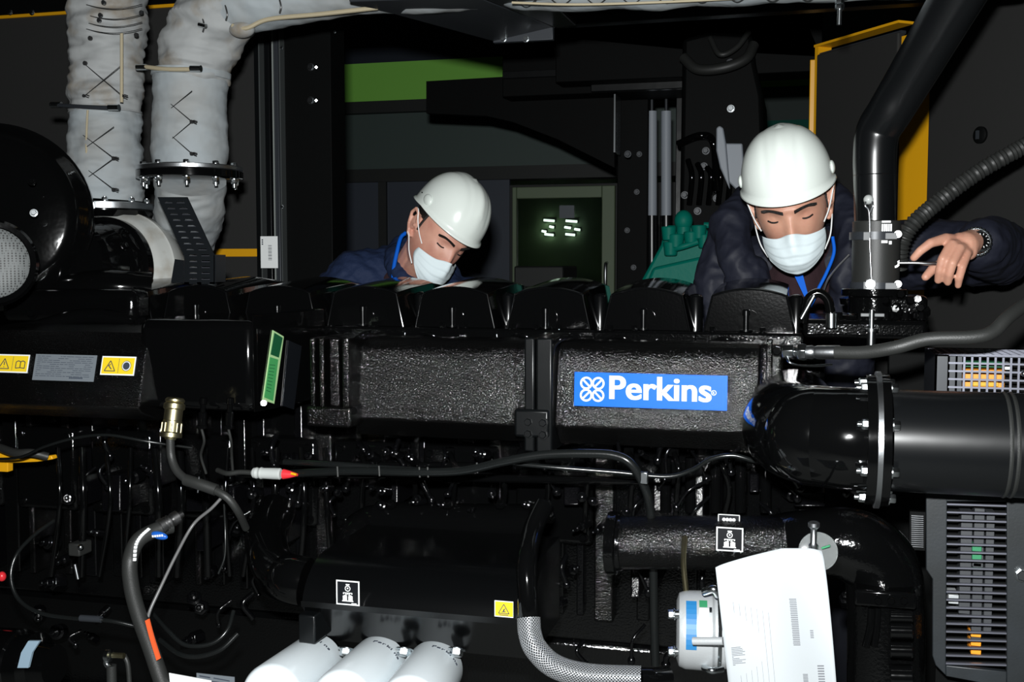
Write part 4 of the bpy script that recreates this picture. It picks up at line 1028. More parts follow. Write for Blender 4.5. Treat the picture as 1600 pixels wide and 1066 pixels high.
# -- left: brass connector and its cable, white plug, hoses
t = thing('cable_connector', 'round brass screw connector with a grey cable at the left', 'connector', P(272, 625, 2.02))
a_, b_ = P(274, 622, 2.02), P(266, 688, 2.0); q = M(270, 650, 2.0); ax = b_-a_
MB().lathe(a_, ax, [(0,12*q),(3*q,15*q),(6*q,15*q),(7*q,13*q),(10*q,16.5*q),(17*q,16.5*q),(19*q,14*q),(36*q,14*q),(37*q,15*q),(54*q,15.5*q),(56*q,17*q),(62*q,17*q),(63*q,9*q),(66*q,8*q)], 36).build('shell', 'brass', t, ang=20)
for i in range(10):
    an = 2*pi*i/10; n_ = ax.normalized().orthogonal().normalized(); m_ = ax.normalized().cross(n_); o = a_+ax.normalized()*40*q+(n_*cos(an)+m_*sin(an))*15.3*q
    MB().cyl(o, o+ax.normalized()*14*q, 1.6*q, 8).build('grip_rib', 'brass', t)
MB().tube([P(266, 686, 2.0), P(268, 715, 2.0), P(278, 738, 1.99), P(300, 754, 1.98), P(330, 764, 1.98), P(355, 778, 1.98), P(372, 800, 2.0), P(384, 825, 2.06)], lambda s_: (6.5 if s_ < .35 else 6)*q, 18).build('cable', 'hose_black', t)
MB().tube([P(290, 750, 1.98), P(312, 757, 1.977), P(338, 766, 1.98)], 9*q, 18).build('heat_shrink', 'rubber', t)
MB().cyl(P(311, 745, 1.975), P(309, 770, 1.975), 1.2*q).build('cable_tie', 'steel', t)
for i, px in enumerate((316, 358)):
    t = thing('sensor_plug', ['small black plug with a thin wire right of the brass connector', 'small black plug with a thin wire left of the green sticker'][i], 'plug', P(px, 640, 2.12), None)
    MB().lathe(P(px+2, 622, 2.1), V((-.08, 0, -1)), [(0,.008),(.012,.009),(.014,.006),(.03,.006),(.032,.009),(.058,.009),(.06,.012),(.066,.012),(.068,.004)], 16).build('body', 'smooth_black', t)
    MB().tube([P(px-1, 670, 2.1), P(px+3, 690, 2.11), P(px-2+i*6, 712, 2.14), P(px+6, 740, 2.16)], .003).build('wire', 'rubber', t)
t = thing('white_plug', 'white cable plug with red and yellow wires in the harness', 'plug', P(420, 739, 2.1))
q = M(420, 739, 2.1)
MB().lathe(P(394, 739, 2.1), P(446, 741, 2.1)-P(394, 739, 2.1), [(0,5*q),(3*q,8*q),(8*q,9*q),(12*q,8*q),(16*q,9.5*q),(20*q,8.5*q),(38*q,9*q),(48*q,9*q),(50*q,7*q)], 20).build('body', 'white_plastic', t, ang=25)
MB().lathe(P(443, 741, 2.1), RIGHT, [(0,8*q),(10*q,6*q),(24*q,2*q)], 16).build('red_tip', 'red_plastic', t)
MB().cyl(P(455, 740, 2.09), P(463, 742, 2.09), 2*q).build('yellow_wire', 'yellow', t)
MB().tube([P(340, 735, 2.12), P(355, 740, 2.1), P(375, 738, 2.1), P(396, 739, 2.1)], 4*q, 12).build('lead', 'rubber', t)
t = thing('wiring_harness', 'black wrapped wiring harness running along below the manifold and down', 'cable harness', P(700, 740, 2.1))
MB().tube([P(445, 741, 2.12), P(500, 738, 2.1), P(560, 736, 2.09), P(640, 738, 2.08), P(720, 736, 2.08), P(790, 721, 2.07), P(850, 711, 2.07), P(920, 709, 2.07), P(960, 712, 2.07), P(985, 724, 2.07), P(1003, 752, 2.08), P(1015, 790, 2.1), P(1020, 860, 2.16), P(1022, 960, 2.2), P(1024, 1040, 2.2)], 6.5*q, 18).build('main_sleeve', 'conduit_black', t)
t.children[0].data.materials[0] = MATS['conduit_black']
MB().tube([P(445, 722, 2.14), P(520, 726, 2.1), P(600, 732, 2.1), P(700, 738, 2.1)], 5*q, 14).build('branch_sleeve', 'conduit_black', t)
MB().tube([P(780, 722, 2.12), P(860, 730, 2.12), P(960, 738, 2.14), P(1040, 745, 2.15), P(1080, 735, 2.15), P(1110, 718, 2.14), P(1145, 712, 2.14), P(1185, 722, 2.15), P(1230, 728, 2.2)], 3.5*q, 12).build('branch_sleeve', 'conduit_black', t)
for px, py in ((655, 738), (668, 738), (745, 731), (527, 737), (592, 736), (965, 714)):
    MB().cyl(P(px, py-8, 2.075), P(px+1, py+8, 2.075), 1.6*q, 8).build('cable_tie', 'rubber', t)
MB().pbox(1000, 738, 1012, 757, 2.05, 2.06).build('reflective_clip', 'zinc', t, bevel=.002)

t = thing('hydraulic_hose', 'thick black hose with white lettering and an orange sleeve at the lower left', 'hose', P(260, 830, 1.95))
hp = [P(268, 822, 1.97), P(240, 830, 1.94), P(215, 846, 1.91), P(203, 878, 1.9), P(206, 920, 1.88), P(218, 965, 1.86), P(236, 1015, 1.84), P(254, 1068, 1.82), P(275, 1120, 1.8)]
q = M(220, 930, 1.88)
MB().tube(hp, 12*q, 26).build('hose', 'hose_black', t)
def stripe(cp, w, lift, m_, name, par):
    path = catmull(cp, 6); b = MB()
    for i in range(len(path)-1):
        a0, a1 = path[i], path[i+1]; d = (a1-a0).normalized(); s_ = d.cross(FRONT).normalized()*w/2
        b.poly([a0-s_, a0+s_, a1+s_*1.01, a1-s_*1.01], FRONT*lift)
    return b.build(name, m_, par)
stripe([P(x, y, d) for x, y, d in ((231, 968, 1.838), (239, 998, 1.826), (249, 1030, 1.815))], 7*q, .004, 'label_orange', 'orange_label', t)
ws = MB(); path = catmull([P(x, y, D_) for x, y, D_ in ((234, 826, 1.918), (221, 838, 1.899), (213, 853, 1.888), (211, 878, 1.881))], 8)
for i in range(0, len(path)-2, 2):
    a0, a1 = path[i], path[i+1].lerp(path[i+2], .5); d = (a1-a0).normalized(); s_ = d.cross(FRONT).normalized()*2.4*q
    ws.poly([a0-s_, a0+s_, a1+s_, a1-s_], FRONT*.003)
ws.build('white_print', 'label_white', t)
d_ = P(284, 806, 1.99)-P(250, 826, 1.95)
MB().lathe(P(250, 824, 1.945), d_, [(0,13*q),(8*q,12.5*q),(9*q,10*q),(12*q,12*q),(14*q,10*q),(17*q,12*q),(19*q,10*q),(22*q,9*q),(23*q,11*q),(33*q,11*q),(34*q,6*q),(42*q,5*q)], 24).build('fitting', 'zinc_dull', t, ang=20)
for o_ in t.children:
    if o_.name.startswith('fitting'): o_.data.materials[0] = MATS['zinc_dull']
MB().sph(P(249, 837, 1.925), 15*q, (1, .35, .42), Euler((0, .15, 0)).to_matrix()).build('blue_tag', 'tag_blue', t)
f = Fr(P(238, 840, 1.915), V((1, 0, .15)), V((-.15, 0, 1))); b = MB(); [b.fbox(f, i*4.2*q, 0, (i*4.2+3)*q, 3.4*q, 0, .0006) for i in range(5)]; b.build('tag_print', 'label_white', t, smooth=False)

def cable(name, label, pts, r, m_='rubber', cat='cable', extra=None):
    p0 = P(*pts[0]); t = thing(name, label, cat, p0)
    MB().tube([P(*p) for p in pts], r*q, 12).build('cable' if cat == 'cable' else 'line', m_, t)
    return t
cable('thin_line', 'thin bright steel line slanting between the thick hose and the connector cable', [(347, 777, 2.0), (330, 795, 1.99), (302, 820, 1.98), (275, 868, 1.94), (250, 920, 1.9), (236, 950, 1.88), (231, 965, 1.87)], 2.6, 'hose_grey', 'line')
tc_ = cable('loop_cable', 'black cable making a wide loop at the lower left edge', [(84, 814, 2.1), (55, 835, 2.05), (27, 865, 2.0), (17, 900, 1.98), (28, 935, 1.97), (60, 957, 1.96), (110, 966, 1.96), (170, 970, 1.96), (218, 980, 1.98)], 3.4, 'conduit_black')
MB().tube([P(126, 966, 1.955), P(158, 968, 1.955)], 5.5*q, 14, smooth=0).build('sleeve', 'dark_steel', tc_)
cable('lower_cable', 'black cable sagging right of the thick hose near the bottom', [(240, 960, 2.0), (262, 985, 1.97), (290, 1008, 1.96), (330, 1006, 1.97), (355, 985, 1.99), (365, 955, 2.02)], 3.6, 'conduit_black')
cable('bottom_cable', 'second black cable sagging just below the first near the bottom', [(250, 1000, 1.98), (280, 1022, 1.95), (310, 1026, 1.95), (345, 1015, 1.96), (372, 990, 1.98)], 4.0, 'conduit_black')
cable('hanging_wire', 'short grey wire hanging down right of the steel line', [(350, 788, 2.1), (352, 830, 2.08), (351, 870, 2.07), (341, 897, 2.06)], 2.0, 'conduit_black')
cable('upper_cable', 'thin black cable running left below the air box', [(-20, 718, 2.2), (30, 715, 2.15), (70, 698, 2.12), (120, 684, 2.12), (170, 680, 2.12), (230, 690, 2.14), (300, 700, 2.2)], 2.6, 'conduit_black')
t = thing('yellow_bracket', 'yellow and black shaped bracket at the left edge below the air box', 'bracket', P(30, 725, 2.25))
MB().poly([P(x, y, 2.25) for x, y in [(-30,700),(4,704),(24,718),(60,714),(80,712),(82,718),(58,722),(12,724),(12,738),(-30,736)]], (0,.02,0)).build('plate', 'yellow', t, bevel=.002)
MB().tube([P(0, 700, 2.22), P(25, 708, 2.2), P(50, 708, 2.2), P(75, 714, 2.22)], .010).build('hose', 'rubber', t)
t = thing('starter_motor', 'black starter motor with a pale blue sticker in the lower left corner', 'starter motor', P(60, 1030, 2.0))
a_ = P(-60, 1030, 2.05); MB().lathe(a_, P(150, 1045, 2.05)-a_, [(0,.075),(.16,.075),(.165,.07),(.20,.07),(.21,.05),(.25,.045)], 44).build('housing', 'smooth_black', t)
MB().poly([P(x, y, 1.965) for x, y in [(44,1002),(62,1002),(50,1020),(44,1044),(27,1044),(33,1020)]], (0,.006,0)).build('sticker', 'label_sticker', t)
for o_ in t.children:
    if o_.name.startswith('sticker'): o_.data.materials[0] = MATS['label_sticker']
t = thing('banjo_fitting', 'brass and steel banjo fitting on a black hose at the bottom left', 'fitting', P(175, 1025, 1.9))
MB().lathe(P(166, 1024, 1.9), V((1,0,.02)), [(0,.012),(.01,.013),(.012,.006)], 20).tube([P(168, 1020, 1.9), P(166, 1036, 1.9), P(174, 1045, 1.9)], .006).build('eye', 'zinc', t)
MB().cyl(P(176, 1024, 1.9), P(194, 1025, 1.9), .0055).build('brass_bolt', 'brass', t)
MB().tube([P(174, 1040, 1.9), P(175, 1080, 1.9)], .010, smooth=0).build('hose', 'hose_black', t)
MB().tube([P(194, 1024, 1.92), P(200, 1040, 1.92), P(203, 1080, 1.92)], .005).build('thin_hose', 'rubber', t)
t = thing('rating_sign', 'grey printed plate at the bottom edge left of the oil filters', 'sign', P(340, 1060, 1.9))
f = Fr(P(308, 1070, 1.9), RIGHT, UP); qq = M(340, 1060, 1.9); MB().fbox(f, 0, 0, 66*qq, 19*qq, 0, .0015).build('plate', 'label_grey', t, smooth=False)
MB().bar(f, 5*qq, 15*qq, 24*qq, 14*qq, 2*qq, .0016, .002).bar(f, 30*qq, 14*qq, 58*qq, 12*qq, 1.5*qq, .0016, .002).bar(f, 5*qq, 9*qq, 40*qq, 8*qq, 1.5*qq, .0016, .002).build('print', 'label_dark_ink', t, smooth=False)
single(MB().poly([P(x, y, 1.82) for x, y in [(264,1052),(330,1064),(330,1090),(268,1090)]], (0,.0015,0)), 'paper_slip', 'label_white', 'white slip of paper at the bottom edge beside the thick hose', 'paper', smooth=False)
t = thing('clip_bracket', 'small dark clip with a silver pin left of the thick hose', 'clip', P(118, 860, 2.25))
MB().pbox(106, 850, 124, 870, 2.25, 2.3).build('clip', 'hose_black', t, bevel=.004); MB().cyl(P(117, 882, 2.24), P(122, 905, 2.24), .004).build('pin', 'steel', t)
MB().sph(P(126, 855, 2.23), .007).build('screw', 'zinc', t)
single(MB().sph(P(3, 901, 2.2), .010, (1, 1, 1.2)), 'red_button', 'red_plastic', 'small red knob at the far left edge', 'knob')

# ================================================================== lagged exhaust pipes at the upper left
def wrink(amp, seed=0, zs=26, xs=9):
    def f(tt, a, p, l):
        q_ = V((p.x*xs+seed, p.y*xs, p.z*zs))
        return amp*noise.noise(q_) + amp*.5*noise.noise(q_*2.3) - abs(amp*.55*noise.noise(V((p.x*14, p.y*14+seed, p.z*40))))
    return f
LP = 2.78; ml = M(240, 200, LP)
def on_pipe(px, py, cx, rpx, D=LP, lift=.013):    # point on the visible side of an upright pipe
    dx = max(-.97, min(.97, (px-cx)/rpx)); return P(px, py, D - rpx*ml*sqrt(1-dx*dx) - lift)
def lace(parent, cx, rpx, x0, x1, rows, r=.0011):
    for i in range(len(rows)-1):
        y0, y1 = rows[i], rows[i+1]
        for (xa, xb) in ((x0, x1), (x1, x0)):
            MB().tube([on_pipe(xa+(xb-xa)*k_/6, y0+(y1-y0)*k_/6, cx, rpx) for k_ in range(7)], r, 6, smooth=2).build('lacing_wire', 'wire_dark', parent)
    for y in rows[1:]:
        for xa in (x0, x1):
            c = on_pipe(xa, y, cx, rpx)
            MB().cyl(c, c+V((0,-.005,0)), .0045, 12).tube([c, c+V((.008,-.004,.002)), c+V((.017,-.002,-.001))], .0017, 6).tube([c, c+V((.008,-.004,-.003)), c+V((.015,-.002,-.006))], .0014, 6).build('lacing_hook', 'wire_dark', parent)
t = thing('lagged_exhaust_pipe', 'left one of the two upright exhaust pipes wrapped in wrinkled grey lagging', 'pipe', P(165, 320, LP))
def rA(s_): return (58-3*exp(-((s_-.53)/.02)**2)*1.6+2*sin(s_*9))*ml
MB().tube([P(163, 312, LP), P(164, 260, LP), P(166, 200, LP), P(166, 168, LP)], lambda s_: (57+3*sin(s_*5))*ml*(1-.05*(s_ > .97)), 56, 24, fn=wrink(.010, 3)).build('lower_jacket', 'insulation', t)
MB().tube([P(166, 178, LP), P(165, 150, LP), P(166, 100, LP), P(168, 50, LP), P(172, -10, LP), P(186, -70, LP)], lambda s_: (55+4*s_+2*sin(s_*14))*ml, 56, 22, fn=wrink(.013, 9)).build('upper_jacket', 'insulation_stained', t)
MB().tube([on_pipe(190, y, 166, 58) for y in (52, 75, 100, 130, 160)], .0045, 8).build('seam', 'seam_tape', t)
MB().tube([on_pipe(x, y, 165, 58) for x, y in ((137, 172), (136, 190), (135, 215), (135, 245))], .003, 8).build('seam', 'seam_tape', t)
lace(t, 165, 58, 112, 178, [198, 247, 296]); lace(t, 165, 58, 132, 192, [100, 150])
for k, y in enumerate((6, 22, 34, 44)):
    MB().tube([on_pipe(x, y+8*sin((x-130)/30), 168, 60) for x in (135, 155, 180, 205, 222)], .0011, 6).build('lacing_wire', 'wire_dark', t)
for x, y in ((163, 4), (158, 24), (156, 32), (222, 20), (142, 60), (214, 55), (134, 99)):
    c = on_pipe(x, y, 168, 60); MB().cyl(c, c+V((0,-.006,0)), .006, 12).build('lacing_hook', 'steel' if y < 40 else 'wire_dark', t)
cl = MB().tube([P(84, 164, LP-.06), P(130, 167, LP-.1), P(185, 169, LP-.1)], .006, 12).build('clamp_rod', 'dark_steel', t)
for x, y, D_ in ((88, 164, LP-.065), (178, 168, LP-.105)): MB().cyl(P(x-8, y, D_), P(x+8, y, D_), .0085, 18).build('clamp_nut', 'zinc', cl)
c = P(163, 321, LP)
b = MB().lathe(c, UP, [(-8*ml, 74*ml), (-7*ml, 76*ml), (2*ml, 76*ml), (3*ml, 74*ml)], 56).build('flange', 'steel', t)
MB().lathe(c, UP, [(-20*ml, 70*ml), (-10*ml, 78*ml), (-8.5*ml, 78*ml)], 56).build('lower_flange', 'smooth_black', t)
for i in range(10):
    a = radians(18+36*i); bolt(b, c+V((cos(a)*67*ml, sin(a)*67*ml, 3*ml)), UP, .0085, .010, stud=.004)

t = thing('lagged_exhaust_pipe', 'right one of the two upright lagged exhaust pipes, bending away along the roof', 'pipe', P(297, 262, LP))
MB().tube([P(297, 258, LP), P(297, 200, LP), P(298, 150, LP), P(299, 112, LP)], lambda s_: (57+1.5*sin(s_*7)+3*(s_ > .93))*ml, 56, 24, fn=wrink(.005, 21)).build('lower_jacket', 'insulation', t)
MB().tube([P(300, 118, LP), P(308, 85, LP), P(324, 48, LP), P(350, 8, LP-.02), P(380, -25, LP-.03)], lambda s_: (56+3*sin(s_*3))*ml, 56, 24, fn=wrink(.011, 33)).build('elbow_jacket', 'insulation_stained', t)
MB().tube([P(345, 0, LP-.02), P(400, -12, LP-.02), P(480, -22, LP), P(560, -32, LP), P(680, -38, LP+.02), P(800, -42, LP+.02)], lambda s_: (56+3*sin(s_*11)-8*s_)*ml, 56, 22, fn=wrink(.006, 41, 12, 12)).build('roof_jacket', 'insulation', t)
MB().tube([P(363, 40, LP-.08), P(385, 44, LP-.08), P(420, 30, LP-.075), P(500, 22, LP-.07), P(590, 12, LP-.07)], .006, 8).build('seam', 'seam_tape', t)
MB().sph(P(378, 46, LP-.06), .028, (1.3, 1, .8)).build('gathered_fold', 'insulation_stained', t)
lace(t, 297, 57, 242, 300, [142, 190, 240])
for x, y in ((316, 40), (352, 22), (436, 10)):
    MB().tube([P(x, y-14, LP-.11), P(x+3, y, LP-.112), P(x+1, y+10, LP-.108)], .0022, 6).build('lacing_wire', 'wire_dark', t)
cl = MB().tube([P(216, 103, LP-.08), P(260, 108, LP-.105), P(312, 108, LP-.105)], .006, 12).build('clamp_rod', 'seam_tape', t)
for x, y, D_ in ((222, 105, LP-.085), (306, 107, LP-.108)): MB().cyl(P(x-8, y, D_), P(x+8, y, D_), .0085, 18).build('clamp_nut', 'zinc', cl)
MB().cyl(P(311, 38, LP-.115), P(322, 41, LP-.118), .006).build('clamp_nut', 'zinc', cl)
c = P(297, 268, LP-.02)
fl1 = MB().lathe(c, UP, [(0, 79*ml), (1*ml, 80*ml), (6*ml, 80*ml), (7*ml, 79*ml)], 64).build('flange', 'steel', t)
MB().lathe(c, UP, [(-12*ml, 78*ml), (-11*ml, 80*ml), (-1*ml, 80*ml), (-.5*ml, 79*ml)], 64).build('lower_flange', 'smooth_black', t)
for i in range(10):
    a = radians(9+36*i); d = V((cos(a)*70*ml, sin(a)*70*ml, 0))
    bolt(fl1, c+d+UP*7*ml, UP, .0085, .008); bolt(fl1, c+d-UP*12*ml, -UP, .009, .012, stud=.012)
MB().tube([P(297, 280, LP), P(297, 310, LP+.03), P(292, 345, LP+.10), P(275, 385, LP+.17), P(255, 420, LP+.2)], lambda s_: (55+1*s_)*ml, 48, 18, fn=wrink(.010, 57)).build('lower_jacket', 'insulation', t)

OP = 2.7; mo = M(1100, 10, OP)
t = thing('overhead_lagged_pipe', 'lagged pipe running across the top of the picture above the workers', 'pipe', P(1100, -30, OP))
MB().tube([P(786, -52, OP+.1), P(830, -38, OP+.04), P(950, -40, OP), P(1100, -46, OP), P(1250, -54, OP), P(1400, -62, OP), P(1600, -76, OP)], lambda s_: (56+1.5*sin(s_*40))*mo, 48, 16, fn=wrink(.004, 71, 12, 12)).build('jacket', 'insulation', t)
for i in range(12):
    a = 800+i*55
    MB().tube([P(a, -6-i*.8, OP-.07), P(a+22, 9-i*1.0, OP-.05), P(a+44, -6-i*.8, OP-.07)], .0013, 6).build('lacing_wire', 'wire_dark', t)
MB().tube([P(800, 4, OP-.06), P(900, 7, OP-.06), P(1040, 3, OP-.06), P(1200, -5, OP-.06)], .003, 8).build('seam', 'seam_tape', t)

# -- turbocharger with ceramic wrapped outlet
t = thing('turbocharger', 'black turbocharger with a pale grey wrapped elbow beside the perforated bracket', 'turbocharger', P(140, 450, 2.6))
a_, b_ = P(110, 414, 2.52), P(215, 440, 2.82); ax = (b_-a_).normalized(); mt = M(150, 420, 2.6)
MB().lathe(a_, ax, [(.12, 78*mt), (.155, 94*mt), (.165, 99*mt), (.20, 104*mt), (.205, 107*mt), (.24, 108*mt), (.25, 105*mt), (.30, 107*mt), (.36, 104*mt)], 72).build('wrapped_elbow', 'ceramic', t)
MB().lathe(a_, ax, [(-.05, 34*mt), (-.02, 44*mt), (-.01, 60*mt), (.012, 64*mt), (.018, 58*mt), (.03, 62*mt), (.06, 70*mt), (.075, 74*mt), (.085, 71*mt), (.10, 78*mt), (.12, 82*mt), (.128, 80*mt), (.14, 74*mt)], 72).build('compressor_housing', 'smooth_black', t)
MB().lathe(a_, ax, [(.118, 84*mt), (.124, 89*mt), (.146, 90*mt), (.152, 86*mt)], 72).build('band_clamp', 'smooth_black', t)
for an in (20, 55, 100): 
    n_ = ax.orthogonal().normalized(); n_ = Quaternion(ax, radians(an)) @ n_; bolt(t, a_+ax*.05+n_*76*mt, n_, .009, .012, 'smooth_black')
MB().tube([P(60, 470, 2.5), P(110, 455, 2.48), P(170, 448, 2.5), P(235, 452, 2.56)], .045, 28).build('oil_drain_casting', 'smooth_black', t)
MB().pbox(0, 452, 210, 505, 2.38, 2.46).build('support_casting', 'engine_black', t, bevel=.02)
MB().tube([P(10, 520, 2.3), P(60, 512, 2.33), P(130, 495, 2.36), P(210, 500, 2.4)], .02, 20).build('oil_pipe', 'smooth_black', t)
for x, y in ((96, 498), (115, 500), (76, 503), (207, 505), (222, 504), (52, 322+170)): bolt(t, P(x, y, 2.37), V((.1,-1,.3)), .009, .012, 'smooth_black')
t = thing('air_filter', 'big round black air filter housing with a crescent of steel gauze at the left edge', 'air filter', P(-10, 340, 2.4))
a_ = P(-5, 340, 2.42); ax = V((.45, -.88, .08)).normalized(); mf_ = M(0, 340, 2.42)
MB().lathe(a_, ax, [(-.25, 132*mf_), (-.02, 140*mf_), (.0, 146*mf_), (.02, 146*mf_), (.03, 138*mf_), (.06, 128*mf_), (.07, 120*mf_), (.075, 108*mf_), (.08, 60*mf_), (.082, 0)], 72).build('housing', 'smooth_black', t)
gz = P(-14, 410, 2.15); 
MB().lathe(gz, V((.62, -.75, .1)), [(-.05, 50*mf_), (-.012, 50*mf_), (-.004, 44*mf_), (.0, 30*mf_), (.0, 0)], 56).build('gauze', 'steel_gauze', t)
MB().lathe(gz, V((.62, -.75, .1)), [(-.10, 56*mf_), (-.014, 62*mf_), (-.004, 58*mf_), (-.006, 51*mf_)], 56, cap=False).build('intake_ring', 'smooth_black', t)
bolt(t, P(50, 284, 2.33), V((.5,-.8,.1)), .007, .01, 'smooth_black')
bolt(t, P(53, 333, 2.31), V((.5,-.8,.1)), .007, .01)

t = thing('perforated_bracket', 'black slanted bracket with two rows of slots in front of the right lagged pipe', 'bracket', P(300, 440, 2.52))
# bracket plate with real slots: rows of strips
def bl(y): return 246+(y-308)*.455 if y < 400 else 288
def br(y): return 293+(y-310)*.47 if y < 400 else 335.3
ys = [308]; b = MB(); 
def quadp(xa0, xb0, y0, xa1, xb1, y1, D_=2.52): b.poly([P(xa0, y0, D_), P(xb0, y0, D_), P(xb1, y1, D_), P(xa1, y1, D_)], (0, .004, 0))
y = 308; n = 12
while y < 440:
    y2 = y+7.2; quadp(bl(y), br(y), y, bl(y2), br(y2), y2)
    y3 = min(y2+2.0, 441)
    w0 = br(y2)-bl(y2); l0 = bl(y2); 
    for a0, a1 in ((0, .16), (.42, .56), (.84, 1)): quadp(l0+w0*a0, l0+w0*a1, y2, bl(y3)+w0*a0, bl(y3)+w0*a1, y3)
    y = y3
b.build('slotted_plate', 'plate_black', t, smooth=False)
b = MB(); y = 315.2
while y < 436:
    l0 = bl(y+1); w0 = br(y+1)-l0
    for a0, a1 in ((.17, .41), (.57, .83)): b.poly([P(l0+w0*a0, y+1.5, 2.519), P(l0+w0*a1, y+1.5, 2.519), P(l0+w0*a1, y+2.1, 2.519), P(l0+w0*a0, y+2.1, 2.519)], (0, .005, 0))
    y += 9.2
b.build('slot_edges', 'slat_steel', t, smooth=False)
MB().poly([P(a, c_, 2.53) for a, c_ in [(273, 405), (287, 407), (287, 442), (267, 442)]], (0, .004, 0)).build('foot', 'plate_black', t)
MB().poly([P(a, c_, 2.52) for a, c_ in [(334, 398), (337, 398), (337, 441), (334, 441)]], (0, .05, 0)).build('side_fold', 'plate_black', t)

# ================================================================== the two workers
def remesh(mb, voxel, it=6, fac=.5):
    me = bpy.data.meshes.new('r'); mb.bm.to_mesh(me); mb.bm.free()
    o = bpy.data.objects.new('r', me); COL.objects.link(o)
    m_ = o.modifiers.new('r', 'REMESH'); m_.mode = 'VOXEL'; m_.voxel_size = voxel
    if it: s_ = o.modifiers.new('s', 'SMOOTH'); s_.iterations = it; s_.factor = fac
    bpy.context.view_layer.update()
    me2 = bpy.data.meshes.new_from_object(o.evaluated_get(bpy.context.evaluated_depsgraph_get()))
    bpy.data.objects.remove(o); bpy.data.meshes.remove(me)
    r_ = MB(); r_.bm.from_mesh(me2); bpy.data.meshes.remove(me2); return r_
def displace(mb, fn):
    mb.bm.normal_update()
    for v in list(mb.bm.verts): v.co += v.normal*fn(v.co)
    return mb
def g1(x, c, s_): return exp(-((x-c)/s_)**2)
def headp(d):
    dx, dy, dz = d; t_ = max(0, -dz)
    x = .075*dx*(1-.26*t_**1.6); y = .097*dy; z = .118*dz
    if dy > 0: y *= 1-.3*t_
    else: y *= 1-.06*t_
    f = max(0, -dy)**1.3
    na = max(0, min(1, (.014-z)/.05))
    if z < -.038: na *= exp(-((z+.038)/.006)**2)
    y -= f*(.022*na*exp(-(x/(.0085+.006*na))**2))
    y -= f*.0065*g1(z, .024, .008)*exp(-(x/.048)**4)*(1-.4*exp(-(x/.01)**2))
    y += f*.010*g1(z, .004, .012)*g1(abs(x), .031, .016)
    y -= f*.005*g1(z, -.03, .018)*g1(abs(x), .045, .018)
    y -= f*.007*g1(z, -.07, .02)*g1(x, 0, .03)
    y -= f*.010*g1(z, -.102, .014)*g1(x, 0, .025)
    return V((x, y, z))
def head_mesh(mb, m4, scale=1.0, keep=None, nu=96, nv=72, fn=None):
    rows = []
    for j in range(nv+1):
        th = pi*j/nv; row = []
        for i in range(nu):
            ph = 2*pi*i/nu; d = (sin(th)*cos(ph), sin(th)*sin(ph), cos(th)); p = headp(d)*scale
            if fn: p = fn(p)
            row.append((mb.bm.verts.new(m4 @ p), p))
        rows.append(row)
    for j in range(nv):
        for i in range(nu):
            q_ = [rows[j][i], rows[j+1][i], rows[j+1][(i+1) % nu], rows[j][(i+1) % nu]]
            if keep and not all(keep(a[1]) for a in q_): continue
            mb.face([a[0] for a in q_])
    return mb

